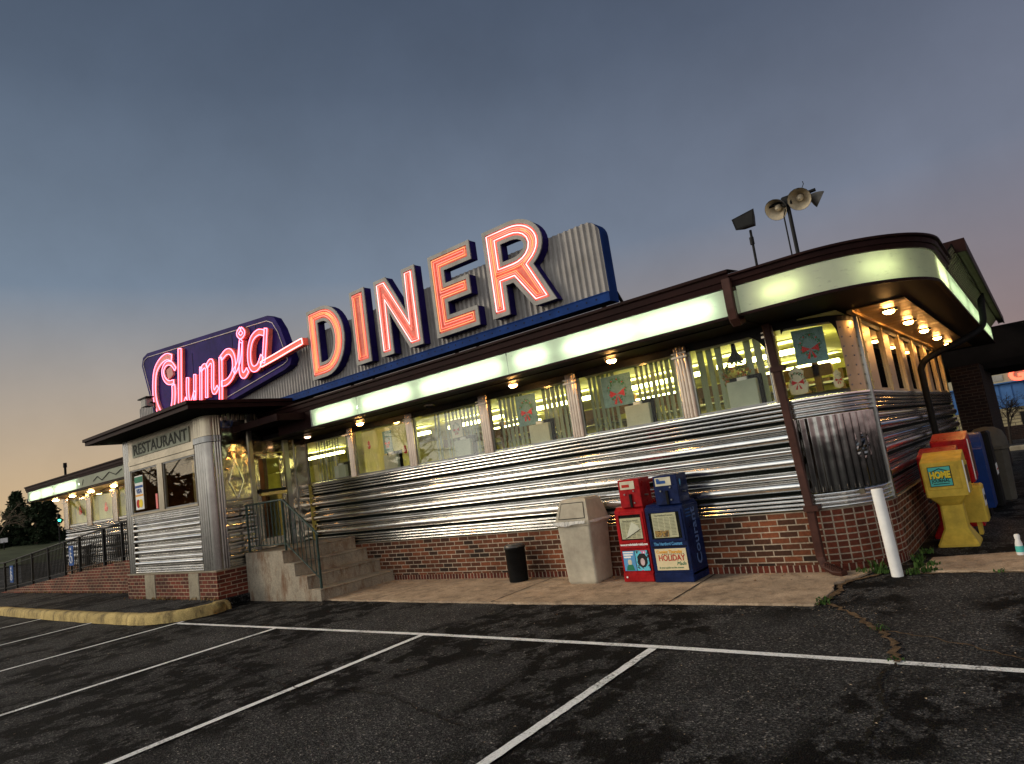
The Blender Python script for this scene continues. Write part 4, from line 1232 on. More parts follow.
k = MB(); k.box(-13.68, -13.60, VY - 0.020, VY - 0.014, 1.86, 2.15); k.build('pink_notice', 'pink_ink', DIN)
# ------------------------------------------------------------------ roof sign: corrugated board and block letters
SG = thing('diner_sign', 'corrugated grey roof sign with pink neon block letters reading DINER', 'sign', (-10, 7.2, 3.4))
PY = 6.98
def board_top(x, x0=-17.25, x1=-3.795, z=4.50, r=0.20):
    if x < x0 + r: return z - r + math.sqrt(max(0, r * r - (x0 + r - x) ** 2))
    if x > x1 - r: return z - r + math.sqrt(max(0, r * r - (x - x1 + r) ** 2))
    return z
mb = MB(); x = -17.25; cols = []
pitch_ = 0.088
while x <= -3.795 + 1e-6:
    ph = (x / pitch_) % 1
    y = PY + (0.0 if ph < 0.42 else 0.026 if 0.5 <= ph < 0.92 else 0.013)
    cols.append((x, y)); x += pitch_ / 10
for (xa, ya), (xb, yb) in zip(cols, cols[1:]):
    mb.face([(xa, ya, 3.53), (xb, yb, 3.53), (xb, yb, board_top(xb)), (xa, ya, board_top(xa))])
mb.build('corrugated_board', 'corrugated', SG)
# board return (sides and back), blue
ol = [(-17.25, 3.44), (-3.795, 3.44)] + [(-3.795 - 0.2 + 0.2 * math.cos(R(t)), 4.30 + 0.2 * math.sin(R(t))) for t in range(0, 91, 15)] + [(-17.05 + 0.2 * math.cos(R(t)), 4.30 + 0.2 * math.sin(R(t))) for t in range(90, 181, 15)]
mb = MB(); mb.extrude2d([(u, v + 0.006) for u, v in ol], [], lambda u, v, dd: (u, dd, v), PY + 0.032, PY + 0.22); mb.build('board_return', 'blue_strip', SG)
mb = MB(); mb.box(-17.2, -3.77, PY - 0.05, PY + 0.03, 3.43, 3.545); mb.box(-17.2, -3.77, PY - 0.058, PY - 0.05, 3.54, 3.552); mb.build('blue_strip', 'blue_strip', SG)
mb = MB()
x = -11.2
while x < -3.9:
    mb.tube([(x, PY - 0.0515, 3.49), (x, PY - 0.054, 3.49)], 0.011, 6); x += 0.142
mb.build('strip_holes', 'black', SG)
mb = MB()
for x in (-3.95, -6.5, -9.0, -13.0, -16.5):
    mb.tube([(x, PY + 0.2, 3.95), (x, PY + 0.75, 3.36)], 0.025, 6); mb.tube([(x, PY + 0.1, 3.30), (x, PY + 0.1, 3.50)], 0.03, 6)
mb.build('braces', 'black', SG)

LY0 = 6.84   # letter face
H = 1.22; ZL = 3.64; s = 0.285
def ell(cx, cy, rx, ry, a0, a1, n):
    return [(cx + rx * math.cos(R(a0 + (a1 - a0) * i / n)), cy + ry * math.sin(R(a0 + (a1 - a0) * i / n))) for i in range(n + 1)]
def ccw(p):
    a = sum(p[i - 1][0] * p[i][1] - p[i][0] * p[i - 1][1] for i in range(len(p)))
    return p if a > 0 else p[::-1]
def L_D(W):
    c = 0.42 * W
    o = [(0, 0)] + ell(c, H / 2, W - c, H / 2, -90, 90, 16) + [(0, H)]
    h = [(s, 0.25)] + ell(c, H / 2, W - c - s, H / 2 - 0.25, -90, 90, 12) + [(s, H - 0.25)]
    return o, [h]
def L_I(W): return [(0, 0), (W, 0), (W, H), (0, H)], []
def L_N(W):
    return [(0, 0), (s, 0), (s, 0.66), (W - s, 0), (W, 0), (W, H), (W - s, H), (W - s, 0.56), (s, H), (0, H)], []
def L_E(W):
    b = 0.27; m0 = (H - b) / 2
    return [(0, 0), (W, 0), (W, b), (s, b), (s, m0), (W * 0.90, m0), (W * 0.90, m0 + b), (s, m0 + b), (s, H - b), (W, H - b), (W, H), (0, H)], []
def L_R(W):
    c = 0.46 * W; cy = 0.69 * H; ry = 0.31 * H
    o = [(0, 0), (s, 0), (s, 0.40), (0.42 * W, 0.40), (0.70 * W, 0), (1.04 * W, 0)] + ell(c, cy, W * 0.96 - c, ry, -52, 90, 14) + [(0, H)]
    h = [(s, cy - 0.13)] + ell(c, cy, W * 0.96 - c - s, 0.13, -90, 90, 10) + [(s, cy + 0.13)]
    return o, [h]
spec = [('D', L_D, -9.73, 0.99, 'neon_red', 'neon_amber'), ('I', L_I, -8.49, 0.37, 'neon_red', 'neon_amber'), ('N', L_N, -7.86, 0.95, 'neon_hot', 'neon_red'),
        ('E', L_E, -6.60, 0.83, 'neon_amber', 'neon_red'), ('R', L_R, -5.51, 1.01, 'neon_hot', 'neon_red')]
for ch, fnc, x0, W, n1, n2 in spec:
    o, hs = fnc(W); o = ccw(o); hs = [ccw(h) for h in hs]
    fn = lambda u, v, dd: (x0 + u, dd, ZL + v)
    body = MB().extrude2d(o, hs, fn, LY0, PY - 0.005).build('letter', 'navy', SG)
    # grey rim: between outline and inset outline
    oi = inset(o, 0.050); hi = [inset(h, -0.045) for h in hs]
    rim = MB(); rim.extrude2d(inset(o, -0.006), [oi], fn, LY0 - 0.022, LY0 - 0.002)
    for h, h2 in zip(hs, hi): rim.extrude2d(h2, [inset(h, 0.006)], fn, LY0 - 0.022, LY0 - 0.002)
    rim.build('rim', 'grey_sign', body)
    MB().extrude2d(oi, hi, fn, LY0 - 0.006, LY0 - 0.003, back=False).build('letter_face', 'salmon', body)
    def loops(dd, r, mat, fr=0.022):
        mbt = MB(); rs_ = [inset(o, dd)] + [inset(h, -dd) for h in hs]
        for lp in rs_: mbt.tube([(x0 + u, LY0 - fr, ZL + v) for u, v in lp], r, 6, closed=True)
        mbt.build('neon_tube', mat, body)
    loops(0.078, 0.0075, n1, 0.030)
    loops(0.112, 0.0065, n2, 0.026)
    if ch in 'DR': loops(0.136, 0.0055, 'neon_amber', 0.024)

# ------------------------------------------------------------------ script sign on its blue board
SC = thing('script_sign', 'slanted navy roof board with glowing pink neon script reading Olympia', 'sign', (-13.5, 7.0, 3.7))
bd = [(-16.54, 5.36), (-15.95, 3.85), (-15.80, 3.66), (-15.38, 3.58), (-12.64, 3.78), (-10.55, 4.01), (-10.38, 4.06), (-10.31, 4.16), (-10.57, 4.80), (-10.74, 5.04), (-10.96, 5.14), (-16.2, 5.60), (-16.45, 5.54)]
MB().extrude2d(bd, [], lambda u, v, dd: (u, dd, v), 6.82, 6.975).build('board', 'navy', SC)
bi = inset(ccw(bd), 0.10)
MB().tube([(u, 6.812, v) for u, v in bi], 0.009, 5, closed=True).build('pinstripe', 'pinstripe', SC)
mb = MB()
for u in (-14.0, -12.3, -11.4):
    mb = MB(); mb.box(u, u + 0.008, 6.813, 6.818, 4.1, 5.1); mb.build('board_seam', 'black', SC)
st = {
'O':(0.090,[(-14.83, 5.18), (-15.08, 5.26), (-15.39, 5.22), (-15.66, 5.07), (-15.78, 4.81), (-15.81, 4.48), (-15.71, 4.19), (-15.45, 3.89), (-15.26, 3.8), (-15.03, 3.96), (-14.89, 4.21), (-14.84, 4.44), (-14.84, 4.56)]),
'Oin':(0.055,[(-14.68, 4.89), (-14.85, 5.05), (-15.11, 5.1), (-15.29, 4.99), (-15.26, 4.81), (-15.06, 4.66), (-14.8, 4.63)]),
'Ob':(0.13,[(-15.03, 4.99), (-15.0, 4.87), (-14.97, 4.76)]),
'l':(0.090,[(-14.39, 5.29), (-14.46, 4.82), (-14.54, 4.25), (-14.57, 3.98), (-14.39, 4.01), (-14.24, 4.13)]),
'y1':(0.064,[(-14.12, 4.58), (-14.17, 4.28), (-14.14, 4.02), (-13.99, 4.04), (-13.84, 4.22)]),
'y2':(0.062,[(-13.78, 4.58), (-13.85, 4.17), (-13.9, 3.95), (-14.02, 3.82), (-14.19, 3.74)]),
'm1':(0.056,[(-13.49, 4.68), (-13.54, 4.37), (-13.6, 3.99)]),
'm2':(0.056,[(-13.5, 4.61), (-13.35, 4.67), (-13.25, 4.61), (-13.29, 4.32), (-13.34, 4.0)]),
'm3':(0.056,[(-13.23, 4.63), (-13.08, 4.71), (-12.98, 4.65), (-13.02, 4.36), (-13.05, 4.12), (-12.98, 4.05), (-12.84, 4.13)]),
'p1':(0.070,[(-12.63, 4.7), (-12.7, 4.2), (-12.78, 3.73)]),
'p2':(0.070,[(-12.61, 4.67), (-12.38, 4.75), (-12.2, 4.7), (-12.12, 4.54), (-12.16, 4.33), (-12.31, 4.2), (-12.5, 4.15), (-12.67, 4.16)]),
'i':(0.070,[(-12.15, 4.29), (-11.94, 4.45), (-11.79, 4.84), (-11.86, 4.48), (-11.89, 4.24), (-11.79, 4.15), (-11.64, 4.23)]),
'id':(0.045,[(-11.76, 5.08), (-11.88, 5.01), (-11.78, 4.91), (-11.65, 4.97), (-11.74, 5.075)]),
'a':(0.066,[(-10.94, 4.79), (-11.15, 4.85), (-11.38, 4.78), (-11.51, 4.58), (-11.53, 4.33), (-11.42, 4.2), (-11.24, 4.22), (-11.08, 4.38)]),
'a2':(0.060,[(-10.87, 4.86), (-10.95, 4.57), (-11.05, 4.24)]),
'tail':(0.064,[(-11.13, 4.22), (-10.65, 4.26), (-10.16, 4.31), (-9.75, 4.345)])}
for n_, (key, (hw, pts)) in enumerate(st.items()):
    P = smooth_line([(x, 0, z) for x, z in pts], 7)
    lf, rt = [], []
    for i, p in enumerate(P):
        t = (P[min(i + 1, len(P) - 1)] - P[max(i - 1, 0)]).normalized()
        nn = Vector((-t.z, 0, t.x))
        lf.append(p + nn * hw); rt.append(p - nn * hw)
    yo = 6.775 - n_ * 0.0035 - (0.0 if key != 'tail' else 0.01)
    b = MB()
    for i in range(len(P) - 1):
        A_, B_, C_, D_ = rt[i], rt[i + 1], lf[i + 1], lf[i]
        b.face([(A_.x, yo, A_.z), (B_.x, yo, B_.z), (C_.x, yo, C_.z), (D_.x, yo, D_.z)])
        b.face([(A_.x, yo, A_.z), (A_.x, 6.82, A_.z), (B_.x, 6.82, B_.z), (B_.x, yo, B_.z)])
        b.face([(D_.x, 6.82, D_.z), (D_.x, yo, D_.z), (C_.x, yo, C_.z), (C_.x, 6.82, C_.z)])
    for i in (0, len(P) - 1):
        A_, D_ = rt[i], lf[i]; b.face([(A_.x, yo, A_.z), (A_.x, 6.82, A_.z), (D_.x, 6.82, D_.z), (D_.x, yo, D_.z)])
    bo = b.build('script_stroke', 'salmon_dull' if key in ('O', 'Oin', 'Ob') else 'salmon', SC)
    if key == 'Ob': continue
    e = 0.80
    loop = [P[i] + (lf[i] - P[i]) * e for i in range(len(P))] + [P[i] + (rt[i] - P[i]) * e for i in range(len(P) - 1, -1, -1)]
    MB().tube([(q.x, yo - 0.022, q.z) for q in loop], 0.0095, 6, closed=True).build('neon_tube', 'neon_hot' if key in ('tail',) else 'neon_script', bo)
text('board_mark', 'SIGN', 0.10, (-16.05, 6.85, 5.30), 'pinstripe', SC, slope=0) if False else None

# ------------------------------------------------------------------ lamps on the roof
def tilt_lamp(mb, c, aim, r, L, n=18):
    """round reflector hood: c is the rim centre, aim where it points"""
    a = Vector(aim).normalized(); c = Vector(c); q = a.to_track_quat('Z', 'Y')
    rs = []
    for rad, t in ((r, 0.0), (r * 0.98, -0.10), (r * 0.86, -0.32), (r * 0.62, -0.62), (r * 0.34, -0.86), (r * 0.22, -1.0)):
        rs.append([c + q @ Vector((rad * math.cos(2 * PI * k / n), rad * math.sin(2 * PI * k / n) , t * L)) for k in range(n)])
    mb.rings(rs, cap=False)
    rs2 = [[c + q @ Vector((rad * math.cos(2 * PI * k / n), rad * math.sin(2 * PI * k / n), t * L)) for k in range(n)] for rad, t in ((r * 0.97, 0.0), (r * 0.8, -0.3), (r * 0.5, -0.6), (r * 0.2, -0.8), (0.004, -0.82))]
    return rs2
PLX, PLY = -1.66, 7.2
FL = thing('floodlight_cluster', 'pole with three round cream floodlights above the rounded roof corner', 'floodlights', (PLX, PLY, 3.36))
MB().tube([(PLX, PLY, 3.34), (PLX, PLY, 3.93)], 0.020, 8).tube([(PLX - .06, PLY, 3.36), (PLX - .06, PLY, 3.80), (PLX - .03, PLY, 3.88)], 0.008, 6).build('pole', 'black_metal', FL)
MB().tube([(PLX - 0.20, PLY, 3.955), (PLX + 0.28, PLY + .05, 3.985)], 0.018, 6).bevbox(PLX - 0.05, PLX + 0.05, PLY - .04, PLY + .04, 3.90, 4.0, 0.01).tube([(PLX + .05, PLY, 4.0), (PLX + .16, PLY, 4.02), (PLX + .19, PLY, 4.07), (PLX + .185, PLY, 4.10)], 0.004, 5).build('cross_arm', 'black_metal', FL)
for cx_, cz_, aim, cy2 in ((-0.115, 3.885, (-0.25, -0.86, -0.55), 0), (0.135, 3.905, (0.02, -0.86, -0.52), -0.02), (0.30, 3.88, (0.85, 0.35, -0.60), 0.14)):
    k = MB(); rs2 = tilt_lamp(k, (PLX + cx_, PLY - 0.05 + cy2, cz_), aim, 0.118 if cy2 < .1 else 0.085, 0.15 if cy2 < .1 else 0.12)
    sh = k.build('lamp_hood', 'lamp_outer', FL)
    k = MB(); k.rings(rs2, cap=False); k.build('reflector', 'lamp_shell', sh)
    k = MB(); a = Vector(aim).normalized(); c = Vector((PLX + cx_, PLY - 0.05 + cy2, cz_)) - a * 0.05
    k.tube([c - a * .05, c, c + a * 0.03], [0.03, 0.036, 0.008], 10); k.build('lamp', 'lamp_shell', sh)
BX = -2.09
BF = thing('floodlight', 'black box floodlight on a short pole on the front roof edge', 'floodlight', (BX, 7.2, 3.36))
MB().tube([(BX, 7.2, 3.34), (BX + .005, 7.2, 3.78)], 0.014, 8).tube([(BX, 7.2, 3.62), (BX, 7.2, 3.70)], 0.024, 8).build('pole', 'black_metal', BF)
k = MB()
fr = [(-.115, 3.80), (.085, 3.80), (.11, 3.97), (-.14, 3.93)]
bk = [(-.06, 3.82), (.06, 3.82), (.07, 3.92), (-.07, 3.90)]
F_ = [(BX + u, 7.10, v) for u, v in fr]; B_ = [(BX + u, 7.24, v) for u, v in bk]
k.face(F_); k.face(B_[::-1])
for i in range(4): k.face([F_[i], B_[i], B_[(i + 1) % 4], F_[(i + 1) % 4]])
k.build('housing', 'black', BF)
k = MB(); k.face([(BX + u * 0.85, 7.098, 3.875 + (v - 3.875) * 0.8) for u, v in fr]); k.build('lens', 'black_metal', BF)
# small floodlight in front of the script board, on the vestibule roof
x, y = -13.95, 5.9
SF = thing('floodlight', 'small grey floodlight in front of the script letter O', 'floodlight', (x, y, 3.48))
MB().tube([(x + .12, y, 3.46), (x + .12, y, 3.98)], 0.018, 6).tube([(x + .12, y, 3.98), (x, y - .05, 4.02)], 0.018, 6).build('pole', 'black_metal', SF)
MB().bevbox(x - .20, x + .04, y - .14, y + .02, 3.94, 4.10, 0.02).build('housing', 'grey_sign', SF)
MB().bevbox(x - .30, x + .12, y - .16, y - .0, 4.101, 4.125, 0.008).build('visor', 'black', SF)
VP = thing('vent_pipe', 'thin dark vent pipe rising from the far left roof', 'pipe', (-23.3, 7.2, 3.36))
MB().tube([(-23.3, 7.2, 3.34), (-23.3, 7.2, 3.70)], 0.035, 8).build('pipe', 'black', VP)
MB().tube([(-23.3, 7.2, 3.66), (-23.3, 7.2, 3.80)], [0.055, 0.05], 8).build('cap', 'black', VP)
# ------------------------------------------------------------------ stairs and railing
ST = thing('concrete_stairs', 'stained concrete steps with four risers up to the diner door', 'stairs', (-10.3, 6.9, 0))
mb = MB()
prof = [(-9.27, -0.02), (-9.28, 0.19), (-9.60, 0.195), (-9.61, 0.395), (-9.93, 0.40), (-9.94, 0.61), (-10.24, 0.615), (-10.25, 0.825), (-11.44, 0.83), (-11.44, -0.02)]
mb.extrude2d(prof, [], lambda u, v, dd: (u, dd, v), 6.24, 7.725)
o = mb.build('steps', 'step', ST)
mb = MB()
for x, z in ((-9.28, 0.19), (-9.61, 0.395), (-9.94, 0.61), (-10.25, 0.825)):
    mb.tube([(x + 0.004, 6.235, z - .012), (x + 0.004, 7.72, z - .012)], 0.014, 6)
mb.build('step_nosing', 'step', o)
RL = thing('stair_railing', 'dark green iron railing with pickets along the concrete steps', 'railing', (-10.3, 6.32, 0.8))
yr = 6.31
def zt_(x):  # top rail
    return 1.66 if x < -10.22 else 1.66 - (x + 10.22) / 0.90 * 0.60
def zb_(x):
    return 0.93 if x < -10.22 else 0.93 - (x + 10.22) / 0.90 * 0.60
MB().tube([(-11.42, yr, 1.66), (-10.25, yr, 1.67), (-10.20, yr, 1.655), (-9.34, yr, 1.07), (-9.29, yr, 1.03)], 0.019, 6).build('handrail', 'rail_green', RL)
MB().tube([(-11.42, yr, 0.93), (-10.22, yr, 0.93), (-9.34, yr, 0.345)], 0.012, 6).build('bottom_rail', 'rail_green', RL)
for x, z0 in ((-11.40, 0.82), (-10.24, 0.82), (-9.34, 0.19)):
    MB().bevbox(x - .016, x + .016, yr - .016, yr + .016, z0, zt_(x), 0.004).build('rail_post', 'rail_green', RL)
x = -11.28
while x < -9.4:
    if abs(x + 10.24) > .04: MB().bevbox(x - .007, x + .007, yr - .007, yr + .007, zb_(x), zt_(x), 0.002).build('picket', 'rail_green', RL)
    x += 0.115
mb = MB()
for cx_ in (-9.95, -9.75): mb.tube([(cx_ + 0.055 * math.cos(a * PI / 7), yr - .012, (zt_(cx_) + zb_(cx_)) / 2 + 0.10 + 0.055 * math.sin(a * PI / 7)) for a in range(14)], 0.006, 5, closed=True)
mb.build('scroll', 'rail_green', RL)

# ------------------------------------------------------------------ ramp and its railing
RP = thing('brick_ramp', 'low brick ramp rising from the left to the diner', 'ramp', (-20, 6.8, 0))
mb = MB()
pr = [(-26.2, -0.02), (-15.2, -0.02), (-15.2, 0.87), (-16.6, 0.86), (-20.5, 0.58), (-26.2, 0.16)]
mb.extrude2d(pr, [], lambda u, v, dd: (u, dd, v), 6.20, 6.38); mb.build('ramp_wall', 'brick_red', RP)
mb = MB(); mb.extrude2d([(-26.2, -0.02), (-15.2, -0.02), (-15.2, 0.80), (-16.6, 0.79), (-20.5, 0.5), (-26.2, 0.10)], [], lambda u, v, dd: (u, dd, v), 6.38, 7.73); mb.build('ramp_deck', 'patch', RP)
def zr(x): return 0.86 if x > -16.6 else 0.86 - (-16.6 - x) * 0.0718 if x > -20.5 else 0.58 - (-20.5 - x) * 0.0737
RR = thing('ramp_railing', 'black picket railing along the brick ramp with blue disabled-access signs', 'railing', (-20, 6.29, 0.5))
mb = MB()
P_ = [(-15.25, zr(-15.25)), (-16.6, zr(-16.6)), (-20.5, zr(-20.5)), (-26.1, zr(-26.1)), (-33, 0.13)]
for hh, r_ in ((0.88, 0.022), (0.76, 0.012), (0.10, 0.014)):
    mb.tube([(x, 6.29, z + hh) for x, z in P_], r_, 6)
mb.build('rails', 'black_metal', RR)
mb = MB(); x = -15.35
np_ = 0
while x > -24.5:
    z = zr(x); mb = MB(); mb.box(x - .008, x + .008, 6.282, 6.298, z + 0.10, z + 0.88); mb.build('picket', 'black_metal', RR); x -= 0.115; np_ += 1
for x in (-15.3, -16.9, -18.0, -19.6, -20.7, -22.0, -23.4, -24.9, -26.1, -28.2, -30.4):
    z = max(0.13, zr(x)) if x > -26.2 else 0.13
    MB().bevbox(x - .028, x + .028, 6.262, 6.318, z - 0.05, z + 0.90, 0.006).build('rail_post', 'black_metal', RR)
for x, zc in ((-20.05, 1.08), (-25.2, 0.70)):
    k = MB(); k.bevbox(x - .15, x + .15, 6.225, 6.245, zc - .25, zc + .25, 0.01); pl = k.build('sign_plate', 'blue_ink', RR)
    k = MB(); f_ = 6.221
    k.tube([(x - .02, f_, zc + .17), (x - .02, f_ + .003, zc + .17)], 0.035, 10)
    k.tube([(x - .02, f_, zc + .11), (x - .015, f_, zc - .02), (x + .07, f_, zc - .03), (x + .10, f_, zc - .15)], 0.014, 5)
    k.tube([(x + .01 + 0.085 * math.cos(R(a)), f_, zc - .10 + 0.085 * math.sin(R(a))) for a in range(100, 350, 20)], 0.012, 5)
    k.tube([(x - .01, f_, zc + .06), (x + .07, f_, zc + .05)], 0.011, 5)
    k.build('wheelchair_symbol', 'white', pl)
# inner picket fence on the wall side of the ramp
IR = thing('inner_ramp_railing', 'second black railing between the ramp and the steel wall', 'railing', (-20, 7.2, 0.5))
mb = MB()
P2 = [(-15.25, 0.80), (-16.6, 0.79), (-20.5, 0.5), (-25.5, 0.14)]
for hh in (0.85, 0.12, 0.58): mb.tube([(x, 7.25, z + hh) for x, z in P2], 0.014, 6)
mb.build('rails', 'black_metal', IR)
x = -15.5
while x > -23.5:
    z = zr(x) - 0.06
    MB().box(x - .009, x + .009, 7.242, 7.258, z + 0.1, z + 0.85).build('picket', 'black_metal', IR); x -= 0.125
for x in (-15.9, -18.3, -20.8, -23.3): MB().bevbox(x - .025, x + .025, 7.225, 7.275, zr(x) - .08, zr(x) + .85, .006).build('rail_post', 'black_metal', IR)

# ------------------------------------------------------------------ litter bins
TB = thing('trash_bin', 'beige plastic litter bin with swing flap and liner showing, by the brick wall', 'trash bin', (-5.03, 7.47, 0.02))
def taper(x0, x1, y0, y1, z0, z1, g, r=0.03):
    """upright box that widens by g towards the top, rounded upright edges"""
    def ring(e, z):
        X0, X1, Y0, Y1 = x0 - e, x1 + e, y0 - e, y1 + e
        pts = []
        for cx_, cy_, a0 in ((X1 - r, Y0 + r, -90), (X1 - r, Y1 - r, 0), (X0 + r, Y1 - r, 90), (X0 + r, Y0 + r, 180)):
            for t in range(4):
                a = R(a0 + 30 * t); pts.append((cx_ + r * math.cos(a), cy_ + r * math.sin(a), z))
        return pts
    return ring
rg = taper(-5.25, -4.80, 7.26, 7.68, 0, 1, 0)
k = MB(); k.rings([rg(-0.012, 0.022), rg(0, 0.05), rg(0.03, 0.76), rg(0.045, 0.765), rg(0.047, 0.80), rg(0.035, 0.805)], smooth=False); k.build('bin_body', 'bin', TB)
k = MB()
a, b_, c_, d_ = (-5.285, 7.225), (-4.765, 7.225), (-4.765, 7.715), (-5.285, 7.715)
t_ = [(-5.235, 7.30), (-4.815, 7.30), (-4.815, 7.66), (-5.235, 7.66)]
lo = [(x, y, 0.80) for x, y in (a, b_, c_, d_)]; md = [(x, y, 0.835) for x, y in (a, b_, c_, d_)]; hi = [(x, y, 1.075) for x, y in t_]
for r1, r2 in ((lo, md), (md, hi)):
    for i in range(4): k.face([r1[i], r1[(i + 1) % 4], r2[(i + 1) % 4], r2[i]])
tt = [(x * 1.0 + (-5.025 - x) * .15, y + (7.48 - y) * .15, 1.105) for x, y in t_]
for i in range(4): k.face([hi[i], hi[(i + 1) % 4], tt[(i + 1) % 4], tt[i]])
k.face(tt); hd = k.build('bin_hood', 'bin', TB)
k = MB()
def onf(u, v, o_): # on the slanted front face
    z = 0.835 + v * 0.24; y = 7.225 + v * 0.075 - o_
    return (-5.025 + u * (0.26 - v * 0.05), y, z)
k.face([onf(-.78, .12, .006), onf(.78, .12, .006), onf(.78, .9, .006), onf(-.78, .9, .006)]); k.build('flap', 'bin', hd)
k = MB(); P_ = [onf(-.80, .10, .005), onf(.80, .10, .005), onf(.80, .92, .005), onf(-.80, .92, .005)]
k.tube(P_, 0.005, 5, closed=True); k.build('flap_gap', 'black', hd)
rnd = random.Random(3); k = MB(); prev = None
for i in range(45):
    t = i / 44; x = -5.31 + t * 0.50; y = 7.207
    zz = 0.795 + rnd.uniform(-.003, .006); hh = 0.004 + 0.022 * max(0, math.sin(t * 4.2)) ** 2 + rnd.uniform(0, .006)
    cur = ((x, y - rnd.uniform(0, .012), zz + .03), (x, y - .01 - rnd.uniform(0, .014), zz - hh))
    if prev: k.face([prev[1], cur[1], cur[0], prev[0]])
    prev = cur
prev = None
for i in range(25):
    t = i / 24; x = -4.742; y = 7.20 + t * 0.52
    cur = ((x + rnd.uniform(0, .008), y, 0.825), (x + .006 + rnd.uniform(0, .01), y, 0.800 - .012 * math.sin(t * 5) ** 2))
    if prev: k.face([prev[1], cur[1], cur[0], prev[0]])
    prev = cur
k.build('liner_edge', 'bag', TB)
AC = thing('ash_can', 'small black cylindrical ash can against the brick base', 'ash can', (-6.28, 7.50, 0.02))
MB().lathe(-6.28, 7.50, [(0.135, 0.022), (0.14, 0.05), (0.145, 0.48), (0.155, 0.485), (0.155, 0.50), (0.145, 0.505)], 20).build('can_body', 'black', AC)
MB().lathe(-6.28, 7.50, [(0.150, 0.506), (0.152, 0.53), (0.12, 0.545), (0.05, 0.548)], 20).build('lid', 'bin_lid', AC)

